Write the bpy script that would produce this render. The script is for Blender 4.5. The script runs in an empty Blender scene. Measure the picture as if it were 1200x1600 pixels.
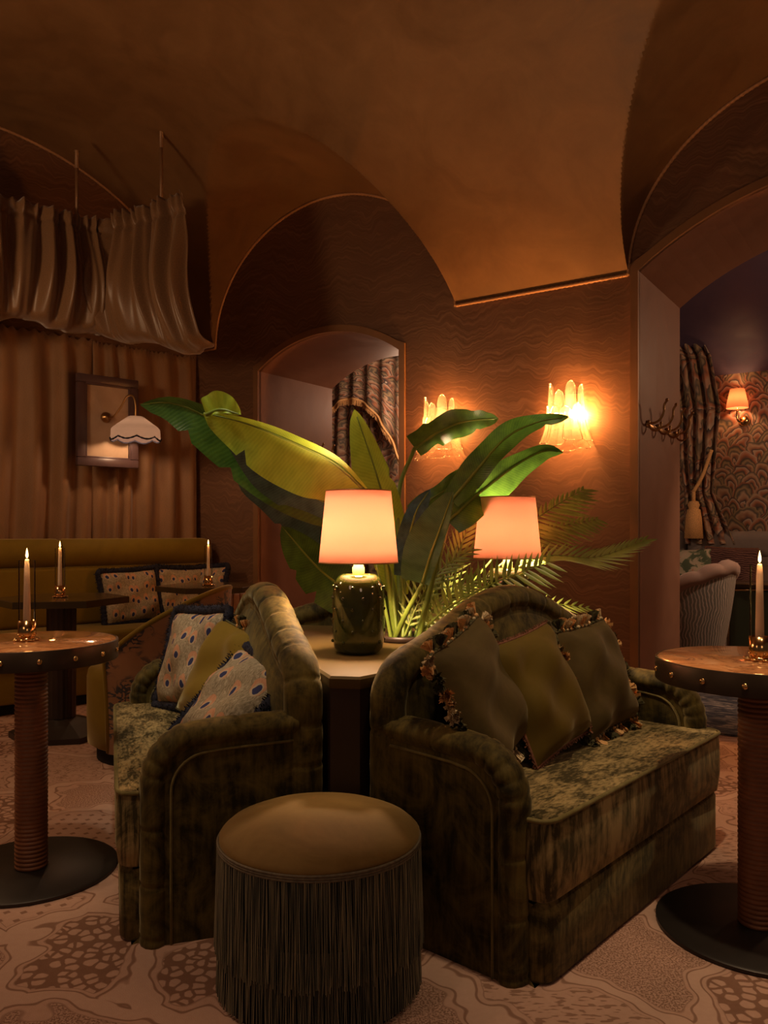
import bpy, bmesh, math, random
from math import sin, cos, pi, sqrt, radians, atan2
from mathutils import Vector, Matrix

random.seed(7)
SC = bpy.context.scene
COL = SC.collection

# ------------------------------------------------------------------ camera
EYE = 1.10
FPX = 1260.0
cam_d = bpy.data.cameras.new('camera')
cam = bpy.data.objects.new('camera', cam_d)
COL.objects.link(cam)
cam.location = (0, 0, EYE)
cam.rotation_euler = (pi / 2, 0, 0)
cam_d.sensor_fit = 'HORIZONTAL'
cam_d.sensor_width = 36.0
cam_d.lens = 36.0 * FPX / 1200.0
cam_d.shift_y = 33.0 / 1200.0
cam_d.clip_start = 0.032
SC.camera = cam

# ------------------------------------------------------------------ world
world = bpy.data.worlds.new('dim_evening')
SC.world = world
world.use_nodes = True
wb = world.node_tree.nodes['Background']
wb.inputs['Color'].default_value = (1.0, 0.66, 0.45, 1)
wb.inputs['Strength'].default_value = 0.032

SC.view_settings.view_transform = 'Standard'
SC.view_settings.look = 'None'
SC.view_settings.gamma = 1.0
SC.view_settings.use_curve_mapping = False
SC.view_settings.exposure = 0.0


def lamp(name, kind, loc, power, color, size=0.05, rot=None, spot=None, blend=0.6):
    d = bpy.data.lights.new(name, kind)
    d.energy = power
    d.color = color
    if kind == 'AREA':
        d.size = size
    else:
        d.shadow_soft_size = size
    if spot:
        d.spot_size = radians(spot)
        d.spot_blend = blend
    o = bpy.data.objects.new(name, d)
    COL.objects.link(o)
    o.location = loc
    if rot:
        o.rotation_euler = rot
    return o


def aim(o, target):
    v = Vector(target) - o.location
    o.rotation_euler = v.to_track_quat('-Z', 'Y').to_euler()


WARM = (1.0, 0.50, 0.20)
AMBER = (1.0, 0.40, 0.10)

# small ceiling spots of the lounge and added floor fill (above and out of the frame)
for nm, loc, tgt, pw, col, ang in (
        ('ceiling_spot', (0.55, 1.75, 3.75), (0.88, 2.42, 0.4), 150, (1, .72, .42), 40),
        ('ceiling_spot', (-1.0, 1.6, 3.75), (-0.75, 2.9, 0.5), 70, (1, .72, .42), 36),
        ('ceiling_spot', (-0.7, 2.2, 3.7), (-0.45, 2.95, 1.3), 90, (.95, .92, .72), 32),
        ('floor_fill_spot', (-1.0, 1.1, 3.75), (-1.2, 1.6, 0), 66, (1, .66, .42), 50),  # this and the next are added fill to brighten the floor
        ('floor_fill_spot', (1.3, 0.9, 3.75), (1.35, 1.5, 0), 50, (1, .66, .42), 50),
        ('ceiling_spot', (-1.25, 2.2, 3.75), (-1.15, 2.62, 0.75), 55, (1, .70, .42), 16),
        ('ceiling_spot', (1.15, 1.9, 3.75), (1.03, 2.25, 0.75), 45, (1, .66, .38), 16),
        ('ceiling_spot', (-0.05, 2.30, 3.8), (-0.15, 2.13, 0.4), 190, (1, .66, .34), 8),
):
    o = lamp(nm, 'SPOT', loc, pw, col, 0.06, spot=ang, blend=0.9)
    aim(o, tgt)
lamp('fill_left', 'POINT', (-2.75, 3.3, 2.25), 46, (1.0, 0.60, 0.31), 0.2)  # added fill from out of view, brightens the curtains below the valance
# unseen fill lights added behind and beside the camera to lift the lounge
lamp('fill_behind', 'POINT', (0.9, -1.6, 2.3), 16, (1.0, 0.62, 0.38), 0.35)
lamp('fill_behind', 'POINT', (-2.0, 0.3, 2.2), 12, (1.0, 0.60, 0.36), 0.3)


# ------------------------------------------------------------------ helpers
def px(x, y, Y):
    """point seen at photo pixel (x, y) at depth Y"""
    return Vector(((x - 600.0) * Y / FPX, Y, EYE - (y - 833.0) * Y / FPX))


def link(o, parent=None):
    COL.objects.link(o)
    if parent is not None:
        o.parent = parent
    return o


def empty(name, loc=(0, 0, 0), rz=0.0, mat=None):
    o = bpy.data.objects.new(name, None)
    COL.objects.link(o)
    if mat is not None:
        o.matrix_world = mat
    else:
        o.location = loc
        o.rotation_euler = (0, 0, rz)
    o.empty_display_size = 0.032
    return o


def tag(o, label=None, cat=None, group=None, kind=None):
    if label:
        o['label'] = label
    if cat:
        o['category'] = cat
    if group:
        o['group'] = group
    if kind:
        o['kind'] = kind
    return o


class MB:
    """collects geometry for one mesh object"""

    def __init__(self):
        self.v = []
        self.f = []
        self.uv = {}
        self.mi = []

    def add(self, verts, faces, uvs=None):
        n = len(self.v)
        self.v += [tuple(p) for p in verts]
        for f in faces:
            self.f.append(tuple(i + n for i in f))
        if uvs:
            for i, u in enumerate(uvs):
                self.uv[n + i] = u
        return self

    def box(self, c, s, r=0.0, seg=2, M=None):
        bm = bmesh.new()
        bmesh.ops.create_cube(bm, size=1.0)
        for v in bm.verts:
            v.co = Vector((v.co.x * s[0], v.co.y * s[1], v.co.z * s[2]))
        if r > 0:
            bmesh.ops.bevel(bm, geom=list(bm.edges), offset=r, segments=seg, profile=0.5, affect='EDGES')
        bm.verts.ensure_lookup_table()
        vs = [Vector(c) + v.co for v in bm.verts]
        if M is not None:
            vs = [M @ p for p in vs]
        bm.verts.index_update()
        fs = [[v.index for v in f.verts] for f in bm.faces]
        bm.free()
        return self.add(vs, fs)

    def sphere(self, c, r, n=10, m=6, sc=(1, 1, 1)):
        vs = [Vector(c) + Vector((0, 0, r * sc[2]))]
        for i in range(1, m):
            a = pi * i / m
            for j in range(n):
                b = 2 * pi * j / n
                vs.append(Vector(c) + Vector((r * sin(a) * cos(b) * sc[0], r * sin(a) * sin(b) * sc[1], r * cos(a) * sc[2])))
        vs.append(Vector(c) - Vector((0, 0, r * sc[2])))
        fs = []
        for j in range(n):
            fs.append((0, 1 + j, 1 + (j + 1) % n))
        for i in range(m - 2):
            for j in range(n):
                a = 1 + i * n + j
                b = 1 + i * n + (j + 1) % n
                fs.append((a, a + n, b + n, b))
        e = len(vs) - 1
        o = 1 + (m - 2) * n
        for j in range(n):
            fs.append((o + j, e, o + (j + 1) % n))
        return self.add(vs, fs)

    def lathe(self, prof, n=32, c=(0, 0, 0), a0=0.0, a1=2 * pi, rfun=None):
        full = abs(a1 - a0 - 2 * pi) < 1e-6
        k = n if full else n + 1
        vs, uvs = [], []
        for (r, z) in prof:
            for j in range(k):
                a = a0 + (a1 - a0) * j / n
                rr = r if rfun is None else rfun(r, z, a)
                vs.append((c[0] + rr * cos(a), c[1] + rr * sin(a), c[2] + z))
                uvs.append((j / n, z))
        fs = []
        for i in range(len(prof) - 1):
            for j in range(n):
                a = i * k + j
                b = i * k + (j + 1) % k
                fs.append((a, b, b + k, a + k))
        return self.add(vs, fs, uvs)

    def tube(self, pts, r, n=8, closed=False, caps=True, up=None, ry=None):
        P = [Vector(p) for p in pts]
        m = len(P)
        R = r if isinstance(r, (list, tuple)) else [r] * m
        RY = ry if isinstance(ry, (list, tuple)) else ([ry] * m if ry else R)
        T = []
        for i in range(m):
            if closed:
                t = P[(i + 1) % m] - P[i - 1]
            else:
                t = P[min(i + 1, m - 1)] - P[max(i - 1, 0)]
            T.append(t.normalized() if t.length > 1e-9 else Vector((0, 0, 1)))
        if up is None:
            up0 = Vector((0, 0, 1)) if abs(T[0].z) < 0.9 else Vector((1, 0, 0))
        else:
            up0 = Vector(up)
        vs, uvs = [], []
        nrm = (up0 - T[0] * up0.dot(T[0])).normalized()
        acc = 0
        for i in range(m):
            if up is not None:
                nn = up0 - T[i] * up0.dot(T[i])
                if nn.length > 1e-4:
                    nrm = nn.normalized()
            else:
                nn = nrm - T[i] * nrm.dot(T[i])
                nrm = nn.normalized()
            b = T[i].cross(nrm)
            if i:
                acc += (P[i] - P[i - 1]).length
            for j in range(n):
                a = 2 * pi * j / n
                vs.append(P[i] + nrm * (RY[i] * sin(a)) + b * (R[i] * cos(a)))
                uvs.append((acc, j / n))
        fs = []
        rng = m if closed else m - 1
        for i in range(rng):
            i2 = (i + 1) % m
            for j in range(n):
                j2 = (j + 1) % n
                fs.append((i * n + j, i * n + j2, i2 * n + j2, i2 * n + j))
        if caps and not closed:
            fs.append(tuple(range(n - 1, -1, -1)))
            fs.append(tuple((m - 1) * n + j for j in range(n)))
        return self.add(vs, fs, uvs)

    def grid(self, fn, nu, nv, closed_u=False, uvfn=None, skip=None):
        vs, uvs = [], []
        for i in range(nv + 1):
            for j in range(nu + (0 if closed_u else 1)):
                u, v = j / nu, i / nv
                vs.append(fn(u, v))
                uvs.append(uvfn(u, v) if uvfn else (u, v))
        k = nu if closed_u else nu + 1
        fs = []
        for i in range(nv):
            for j in range(nu):
                if skip and skip(j / nu, i / nv):
                    continue
                j2 = (j + 1) % k
                fs.append((i * k + j, i * k + j2, (i + 1) * k + j2, (i + 1) * k + j))
        return self.add(vs, fs, uvs)

    def poly_prism(self, poly, rings):
        """poly: ccw outline; rings: list of (inset, z); caps on both ends"""
        n = len(poly)
        P = [Vector((p[0], p[1], 0)) for p in poly]
        off = []
        for i in range(n):
            a = (P[i] - P[i - 1])
            b = (P[(i + 1) % n] - P[i])
            a = a.normalized() if a.length > 1e-9 else b.normalized()
            b = b.normalized() if b.length > 1e-9 else a
            na = Vector((-a.y, a.x, 0))
            nb = Vector((-b.y, b.x, 0))
            m = (na + nb)
            m = m / max(0.35, m.length_squared / 2) if m.length > 1e-6 else na
            off.append(m)
        vs = []
        for (ins, z) in rings:
            for i in range(n):
                p = P[i] + off[i] * ins
                vs.append((p.x, p.y, z))
        fs = []
        for k in range(len(rings) - 1):
            for i in range(n):
                i2 = (i + 1) % n
                fs.append((k * n + i, k * n + i2, (k + 1) * n + i2, (k + 1) * n + i))
        fs.append(tuple(range(n - 1, -1, -1)))
        e = (len(rings) - 1) * n
        fs.append(tuple(e + i for i in range(n)))
        return self.add(vs, fs)

    def xform(self, M):
        self.v = [tuple(M @ Vector(p)) for p in self.v]
        return self

    def build(self, name, mat, parent=None, smooth=True, angle=None):
        me = bpy.data.meshes.new(name)
        me.from_pydata(self.v, [], self.f)
        if self.uv:
            lay = me.uv_layers.new(name='UVMap')
            for l in me.loops:
                lay.data[l.index].uv = self.uv.get(l.vertex_index, (0, 0))
        if mat is not None:
            me.materials.append(mat)
        if smooth:
            me.polygons.foreach_set('use_smooth', [True] * len(me.polygons))
            if angle is not None:
                me.set_sharp_from_angle(angle=radians(angle))
        me.update()
        o = bpy.data.objects.new(name, me)
        return link(o, parent)


def round_poly(pts, n=5):
    """pts: (x, y, radius) corners -> smoothed outline"""
    out = []
    m = len(pts)
    for i in range(m):
        p = Vector(pts[i][:2])
        r = pts[i][2]
        if r <= 0:
            out.append(tuple(p))
            continue
        a = (Vector(pts[i - 1][:2]) - p).normalized()
        b = (Vector(pts[(i + 1) % m][:2]) - p).normalized()
        for k in range(n + 1):
            t = k / n
            q = p + a * r * (1 - t) ** 2 + b * r * t ** 2
            out.append(tuple(q))
    return out


def catmull(pts, n=8):
    P = [Vector(p) for p in pts]
    if len(P) == 2:
        return [P[0].lerp(P[1], i / n) for i in range(n + 1)]
    out = []
    for i in range(len(P) - 1):
        p0 = P[i - 1] if i else P[0] * 2 - P[1]
        p1, p2 = P[i], P[i + 1]
        p3 = P[i + 2] if i + 2 < len(P) else P[-1] * 2 - P[-2]
        for k in range(n):
            t = k / n
            out.append(0.5 * ((2 * p1) + (p2 - p0) * t + (2 * p0 - 5 * p1 + 4 * p2 - p3) * t * t + (3 * p1 - p0 - 3 * p2 + p3) * t ** 3))
    out.append(P[-1])
    return out


def copy_tree(o, parent=None):
    c = o.copy()
    COL.objects.link(c)
    if parent is not None:
        c.parent = parent
    for ch in list(o.children):
        copy_tree(ch, c)
    return c


# ------------------------------------------------------------------ node materials
class NM:
    def __init__(self, name):
        self.m = bpy.data.materials.new(name)
        self.m.use_nodes = True
        self.t = self.m.node_tree
        self.b = self.t.nodes['Principled BSDF']
        self.out = self.t.nodes['Material Output']

    def n(self, typ, props=None, **ins):
        nd = self.t.nodes.new('ShaderNode' + typ)
        if props:
            for k, v in props.items():
                setattr(nd, k, v)
        for k, v in ins.items():
            key = k.replace('_', ' ')
            sock = None
            if key.startswith('i') and key[1:].isdigit():
                sock = nd.inputs[int(key[1:])]
            else:
                sock = nd.inputs[key]
            self.set(sock, v)
        return nd

    def set(self, sock, v):
        if isinstance(v, bpy.types.NodeSocket):
            self.t.links.new(v, sock)
        elif isinstance(v, bpy.types.Node):
            self.t.links.new(v.outputs[0], sock)
        else:
            if isinstance(v, (tuple, list)) and len(v) == 3 and len(getattr(sock, 'default_value', (0, 0, 0))) == 4:
                v = tuple(v) + (1,)
            sock.default_value = v

    def p(self, **kw):
        for k, v in kw.items():
            self.set(self.b.inputs[k.replace('_', ' ')], v)
        return self

    def math(self, op, a, b=0.0, c=None, clamp=False):
        nd = self.t.nodes.new('ShaderNodeMath')
        nd.operation = op
        nd.use_clamp = clamp
        self.set(nd.inputs[0], a)
        self.set(nd.inputs[1], b)
        if c is not None:
            self.set(nd.inputs[2], c)
        return nd.outputs[0]

    def vmath(self, op, a, b=(0, 0, 0)):
        nd = self.t.nodes.new('ShaderNodeVectorMath')
        nd.operation = op
        self.set(nd.inputs[0], a)
        if op == 'SCALE':
            self.set(nd.inputs['Scale'], b)
        else:
            self.set(nd.inputs[1], b)
        return nd.outputs['Value'] if op in ('LENGTH', 'DISTANCE', 'DOT_PRODUCT') else nd.outputs[0]

    def ramp(self, fac, stops, interp='LINEAR'):
        nd = self.t.nodes.new('ShaderNodeValToRGB')
        cr = nd.color_ramp
        cr.interpolation = interp
        while len(cr.elements) < len(stops):
            cr.elements.new(0.5)
        for e, (p, c) in zip(cr.elements, stops):
            e.position = p
            e.color = tuple(c) + (1,) if len(c) == 3 else c
        self.set(nd.inputs[0], fac)
        return nd.outputs[0]

    def mix(self, fac, a, b, blend='MIX'):
        nd = self.t.nodes.new('ShaderNodeMix')
        nd.data_type = 'RGBA'
        nd.blend_type = blend
        self.set(nd.inputs[0], fac)
        self.set(nd.inputs[6], a)
        self.set(nd.inputs[7], b)
        return nd.outputs[2]

    def coord(self, kind='Object', scale=(1, 1, 1)):
        tc = self.t.nodes.new('ShaderNodeTexCoord')
        mp = self.t.nodes.new('ShaderNodeMapping')
        self.t.links.new(tc.outputs[kind], mp.inputs[0])
        mp.inputs['Scale'].default_value = scale
        return mp.outputs[0]

    def noise(self, co, scale=5, detail=4, rough=0.5, dist=0.0):
        return self.n('TexNoise', Vector=co, Scale=scale, Detail=detail, Roughness=rough, Distortion=dist).outputs[0]

    def bump(self, h, strength=0.3, dist=0.01):
        nd = self.n('Bump', Strength=strength, Distance=dist, Height=h)
        self.set(self.b.inputs['Normal'], nd.outputs[0])
        return self


def simple(name, col, rough=0.5, metal=0.0, bumps=None, var=0.15, vs=6.0, **kw):
    m = NM(name)
    co = m.coord()
    nz = m.noise(co, vs, 4)
    c2 = tuple(c * (1 - var) for c in col)
    c1 = tuple(min(1, c * (1 + var)) for c in col)
    m.p(Base_Color=m.ramp(nz, [(0.3, c2), (0.7, c1)]), Roughness=rough, Metallic=metal)
    for k, v in kw.items():
        m.set(m.b.inputs[k.replace('_', ' ')], v)
    if bumps:
        m.bump(m.noise(co, bumps[0], 4), bumps[1], bumps[2])
    return m.m

# ------------------------------------------------------------------ materials
def m_plaster(name, a, b, rough=0.55):
    m = NM(name)
    co = m.coord()
    d = m.vmath('ADD', co, m.vmath('SCALE', m.n('TexNoise', Vector=co, Scale=1.5, Detail=3).outputs[1], 0.6))
    n1 = m.noise(d, 2.2, 5, 0.6, 1.2)
    n2 = m.noise(co, 9, 4, 0.6)
    f = m.math('ADD', m.math('MULTIPLY', n1, 0.75), m.math('MULTIPLY', n2, 0.25))
    m.p(Base_Color=m.ramp(f, [(0.34, a), (0.66, b)]), Roughness=m.ramp(f, [(0.3, (rough - .12,) * 3), (0.7, (rough + .1,) * 3)]))
    m.b.inputs['Specular IOR Level'].default_value = 0.18
    m.bump(n2, 0.10, 0.006)
    return m.m


M_CEIL = m_plaster('polished_plaster_ceiling', (0.130, 0.066, 0.028), (0.185, 0.098, 0.043))
M_REVEAL = m_plaster('polished_plaster_reveal', (0.25, 0.115, 0.066), (0.31, 0.15, 0.088), 0.5)
M_PURPLE = m_plaster('purple_plaster', (0.060, 0.045, 0.085), (0.085, 0.062, 0.10))


def m_moire():
    m = NM('moire_wall_fabric')
    co = m.coord()
    sx = m.n('SeparateXYZ', Vector=co)
    x, z = sx.outputs[0], sx.outputs[2]
    big = m.noise(m.n('CombineXYZ', X=m.math('MULTIPLY', x, 1.9), Y=m.math('MULTIPLY', z, 0.9)).outputs[0], 1.6, 3, 0.55)
    med = m.noise(m.n('CombineXYZ', X=m.math('MULTIPLY', x, 9), Y=m.math('MULTIPLY', z, 4)).outputs[0], 1.5, 2)
    zz = m.math('ADD', z, m.math('ADD', m.math('MULTIPLY', big, 0.42), m.math('MULTIPLY', med, 0.035)))
    ln = m.n('TexNoise', Vector=m.n('CombineXYZ', X=m.math('MULTIPLY', x, 2.2), Y=m.math('MULTIPLY', zz, 62)).outputs[0], Scale=1.0, Detail=3, Roughness=0.62).outputs[0]
    fine = m.noise(m.n('CombineXYZ', X=m.math('MULTIPLY', x, 60), Y=m.math('MULTIPLY', z, 700)).outputs[0], 1, 2)
    f = m.math('ADD', m.math('MULTIPLY', ln, 0.85), m.math('MULTIPLY', fine, 0.15))
    col = m.ramp(f, [(0.36, (0.120, 0.052, 0.024)), (0.52, (0.155, 0.070, 0.034)), (0.64, (0.22, 0.108, 0.055))])
    m.p(Base_Color=col, Roughness=m.ramp(f, [(0.4, (0.62,) * 3), (0.6, (0.40,) * 3)]))
    m.b.inputs['Specular IOR Level'].default_value = 0.45
    m.b.inputs['Sheen Weight'].default_value = 0.2
    m.bump(f, 0.25, 0.004)
    return m.m


M_MOIRE = m_moire()
M_TRIM = simple('bronze_trim', (0.26, 0.13, 0.062), 0.38, 0.25, var=0.1)
M_ROPE = simple('copper_rope_trim', (0.42, 0.22, 0.11), 0.5, 0.2)


def m_carpet():
    m = NM('patterned_carpet')
    co = m.coord()
    nz = m.n('TexNoise', Vector=co, Scale=3.2, Detail=2).outputs[1]
    nz2 = m.n('TexNoise', Vector=co, Scale=9, Detail=1).outputs[1]
    d = m.vmath('ADD', co, m.vmath('SCALE', m.vmath('SUBTRACT', nz, (0.5, 0.5, 0.5)), 0.40))
    d = m.vmath('ADD', d, m.vmath('SCALE', m.vmath('SUBTRACT', nz2, (0.5, 0.5, 0.5)), 0.10))
    S = 2.3
    v1 = m.n('TexVoronoi', {'feature': 'F1', 'voronoi_dimensions': '2D'}, Vector=d, Scale=S)
    ve = m.n('TexVoronoi', {'feature': 'DISTANCE_TO_EDGE', 'voronoi_dimensions': '2D'}, Vector=d, Scale=S)
    sel = m.n('SeparateColor', Color=v1.outputs['Color']).outputs[0]
    e = ve.outputs[0]
    # fillings
    cw = m.vmath('ADD', co, m.vmath('SCALE', m.n('TexNoise', Vector=co, Scale=40, Detail=1).outputs[1], 0.012))
    peb = m.n('TexVoronoi', {'feature': 'DISTANCE_TO_EDGE', 'voronoi_dimensions': '2D'}, Vector=cw, Scale=27).outputs[0]
    pf = m.n('TexVoronoi', {'feature': 'F1', 'voronoi_dimensions': '2D'}, Vector=cw, Scale=27).outputs[0]
    peb = m.math('MULTIPLY', m.ramp(peb, [(0.09, (0, 0, 0)), (0.16, (1, 1, 1))]), m.ramp(pf, [(0.40, (1, 1, 1)), (0.50, (0, 0, 0))]))
    spk = m.ramp(m.noise(co, 190, 1), [(0.44, (0.1,) * 3), (0.54, (1, 1, 1))])
    crs = m.n('TexVoronoi', {'feature': 'F1', 'voronoi_dimensions': '2D', 'distance': 'MANHATTAN'}, Vector=co, Scale=21, Randomness=0.12).outputs[0]
    crs = m.ramp(crs, [(0.22, (0.15,) * 3), (0.28, (1, 1, 1))])
    crk = m.noise(m.vmath('MULTIPLY', co, (1, 1.7, 1)), 20, 3, 0.55, 0.6)
    crk = m.math('ABSOLUTE', m.math('SUBTRACT', crk, 0.5))
    crk = m.ramp(crk, [(0.012, (0.25,) * 3), (0.03, (1, 1, 1))])
    dsh = m.noise(m.vmath('MULTIPLY', co, (30, 85, 1)), 1.0, 1)
    dsh = m.ramp(dsh, [(0.40, (0.2,) * 3), (0.46, (1, 1, 1))])
    f = m.mix(m.math('GREATER_THAN', sel, 0.26), peb, spk)
    f = m.mix(m.math('GREATER_THAN', sel, 0.50), f, crs)
    f = m.mix(m.math('GREATER_THAN', sel, 0.68), f, crk)
    f = m.mix(m.math('GREATER_THAN', sel, 0.85), f, dsh)
    # border bands
    band = m.ramp(e, [(0.0, (1, 1, 1)), (0.062, (1, 1, 1)), (0.068, (0.15,) * 3), (0.080, (0.15,) * 3), (0.086, (1, 1, 1)), (0.115, (1, 1, 1)), (0.12, (0.4,) * 3), (0.13, (0.4,) * 3)])
    inner = m.math('GREATER_THAN', e, 0.125)
    f = m.mix(inner, band, f)
    tone = m.noise(co, 60, 3)
    light = m.mix(tone, (0.50, 0.295, 0.215), (0.60, 0.375, 0.285))
    dark = m.mix(tone, (0.23, 0.118, 0.078), (0.29, 0.155, 0.105))
    base = m.mix(m.math('MULTIPLY', m.math('LESS_THAN', e, 0.062), 0.25), m.mix(f, dark, light), (0.70, 0.49, 0.39))
    m.p(Base_Color=base, Roughness=0.95)
    m.b.inputs['Specular IOR Level'].default_value = 0.1
    h = m.math('ADD', m.math('MULTIPLY', m.noise(co, 420, 2), 0.6), m.math('MULTIPLY', f, 0.4))
    m.bump(h, 0.5, 0.006)
    return m.m


M_CARPET = m_carpet()


def m_velvet(name, dark, light, sc=7.0, crush=0.5, rough=0.75, sheen=0.3, tint=(1, .85, .5), stretch=(1, 1, 1)):
    m = NM(name)
    co = m.coord('Object', stretch)
    a = m.noise(co, sc, 6, 0.65, 1.0)
    b = m.noise(m.vmath('MULTIPLY', co, (1, 1, 0.16)), sc * 7, 3, 0.6)
    f = m.math('ADD', m.math('MULTIPLY', a, 1 - 0.35 * crush), m.math('MULTIPLY', b, 0.35 * crush))
    lo, hi = 0.5 - 0.14 / max(crush, .2) * .6, 0.5 + 0.14 / max(crush, .2) * .8
    col = m.ramp(f, [(max(0.02, lo), dark), (min(.98, hi), light)])  # lighter pile patches put the velvet's highlights into the colour
    m.p(Base_Color=col, Roughness=rough)
    m.b.inputs['Specular IOR Level'].default_value = 0.25
    m.b.inputs['Sheen Weight'].default_value = sheen
    m.b.inputs['Sheen Roughness'].default_value = 0.35
    m.b.inputs['Sheen Tint'].default_value = tuple(tint) + (1,)
    m.bump(f, 0.25 * crush + 0.05, 0.004)
    return m.m


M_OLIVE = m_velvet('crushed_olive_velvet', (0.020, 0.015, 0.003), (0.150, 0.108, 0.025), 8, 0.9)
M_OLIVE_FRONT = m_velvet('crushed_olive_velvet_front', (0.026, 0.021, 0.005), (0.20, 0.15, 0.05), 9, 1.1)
M_OLIVE_SEAT = m_velvet('crushed_olive_velvet_lit_seat', (0.046, 0.036, 0.011), (0.42, 0.31, 0.135), 6, 1.2, stretch=(1.0, 2.6, 1))  # lighter copy of the velvet, the seat's highlights put into its colour
M_PIPING = m_velvet('olive_velvet_piping', (0.14, 0.11, 0.035), (0.26, 0.21, 0.08), 20, 0.5)
M_MUSTARD = m_velvet('mustard_velvet', (0.165, 0.100, 0.006), (0.235, 0.150, 0.012), 3, 0.35, sheen=0.5)
M_TAUPE = m_velvet('olive_brown_velvet', (0.068, 0.046, 0.013), (0.125, 0.085, 0.027), 5, 0.5, sheen=0.2)
M_OCHRE = m_velvet('dark_ochre_velvet', (0.105, 0.068, 0.007), (0.15, 0.098, 0.012), 4, 0.35, sheen=0.2)
M_STOOLTOP = m_velvet('bronze_velvet', (0.17, 0.098, 0.026), (0.27, 0.165, 0.052), 5, 0.5)
M_GREYV = m_velvet('grey_velvet', (0.20, 0.17, 0.155), (0.27, 0.235, 0.215), 4, 0.3, tint=(1, 1, 1))
M_ROSEV = m_velvet('dusty_rose_velvet', (0.36, 0.22, 0.16), (0.46, 0.29, 0.22), 4, 0.3, tint=(1, .8, .7))
M_NAVY = simple('navy_fur', (0.010, 0.010, 0.026), 0.9, var=0.5, vs=180)
M_ISLANDTOP = m_velvet('tan_leather_top', (0.085, 0.050, 0.012), (0.12, 0.072, 0.02), 6, 0.2, 0.5, 0.2)
M_ISLAND = simple('dark_stained_panel', (0.030, 0.014, 0.008), 0.45)


def m_peacock():
    m = NM('peacock_feather_fabric')
    co = m.coord('UV')
    n = m.n('TexNoise', Vector=co, Scale=9, Detail=2).outputs[1]
    d = m.vmath('ADD', co, m.vmath('SCALE', m.vmath('SUBTRACT', n, (.5, .5, .5)), 0.05))
    d2 = m.vmath('MULTIPLY', d, (1.15, 0.85, 1))
    v = m.n('TexVoronoi', {'feature': 'F1', 'voronoi_dimensions': '2D'}, Vector=d2, Scale=4.6, Randomness=0.55)
    dist = v.outputs['Distance']
    d3 = m.vmath('ADD', d2, (0.0, 0.022, 0))
    v3 = m.n('TexVoronoi', {'feature': 'F1', 'voronoi_dimensions': '2D'}, Vector=d3, Scale=4.6, Randomness=0.55).outputs['Distance']
    fth = m.noise(m.vmath('MULTIPLY', co, (26, 9, 1)), 2.2, 4, 0.7, 1.5)
    bg = m.ramp(fth, [(0.3, (0.13, 0.095, 0.050)), (0.5, (0.32, 0.255, 0.165)), (0.68, (0.52, 0.43, 0.31))])
    pe = m.ramp(fth, [(0.3, (0.46, 0.20, 0.10)), (0.7, (0.60, 0.33, 0.20))])
    c = m.mix(m.math('LESS_THAN', dist, 0.30), bg, pe)
    c = m.mix(m.math('LESS_THAN', v3, 0.205), c, (0.46, 0.36, 0.25))
    c = m.mix(m.math('LESS_THAN', v3, 0.15), c, (0.018, 0.024, 0.10))
    m.p(Base_Color=c, Roughness=0.85)
    m.bump(fth, 0.15, 0.004)
    return m.m


M_PEACOCK = m_peacock()


def m_marbled(name, kind, sx, sy, gain=1.0):
    """combed marbling: rows of nested shells"""
    m = NM(name)
    co = m.coord(kind)
    nz = m.n('TexNoise', Vector=co, Scale=3.0 if kind == 'Object' else 5, Detail=3).outputs[1]
    d = m.vmath('ADD', co, m.vmath('SCALE', m.vmath('SUBTRACT', nz, (.5, .5, .5)), 0.30))
    s = m.n('SeparateXYZ', Vector=d)
    X = m.math('MULTIPLY', s.outputs[0], sx)
    Y = m.math('MULTIPLY', s.outputs[2 if kind == 'Object' else 1], sy)
    outs = []
    for k in (0, 1):
        yy = m.math('ADD', Y, 0.5 * k)
        row = m.math('FLOOR', yy)
        xx = m.math('ADD', X, m.math('ADD', m.math('MULTIPLY', row, 0.13), 0.5 * k))
        cx = m.math('FLOOR', xx)
        lx = m.math('SUBTRACT', m.math('SUBTRACT', xx, cx), 0.5)
        ly = m.math('SUBTRACT', yy, row)
        l2 = m.math('MULTIPLY', ly, 0.60)
        r = m.math('SQRT', m.math('ADD', m.math('MULTIPLY', lx, lx), m.math('MULTIPLY', l2, l2)))
        wn = m.n('TexWhiteNoise', {'noise_dimensions': '2D'}, Vector=m.n('CombineXYZ', X=cx, Y=m.math('ADD', row, 40.0 * k)).outputs[0])
        outs.append((r, wn.outputs[0], ly))
    low0 = m.math('GREATER_THAN', outs[0][2], outs[1][2])
    rA, rB = m.mix(low0, outs[1][0], outs[0][0]), m.mix(low0, outs[0][0], outs[1][0])
    nA, nB = m.mix(low0, outs[1][1], outs[0][1]), m.mix(low0, outs[0][1], outs[1][1])
    useB = m.math('GREATER_THAN', rA, 0.5)
    r = m.mix(useB, rA, rB)
    rnd = m.mix(useB, nA, nB)
    t = m.math('FRACT', m.math('ADD', m.math('MULTIPLY', r, 2.0), m.math('MULTIPLY', rnd, 3.0)))
    g = gain
    col = m.ramp(t, [(0.0, (.03 * g, .035 * g, .05 * g)), (0.16, (.34 * g, .17 * g, .10 * g)), (0.3, (.52 * g, .36 * g, .24 * g)), (0.42, (.10 * g, .09 * g, .075 * g)), (0.55, (.38 * g, .27 * g, .15 * g)), (0.68, (.06 * g, .06 * g, .055 * g)), (0.82, (.42 * g, .16 * g, .08 * g)), (1.0, (.50 * g, .42 * g, .33 * g))])
    m.p(Base_Color=col, Roughness=0.8)
    return m.m


M_WALLPAPER = m_marbled('marbled_wallpaper', 'Object', 4.6, 4.2, 0.8)
M_MARBCURT = m_marbled('marbled_curtain_cloth', 'UV', 5.0, 4.5, 0.9)


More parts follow.
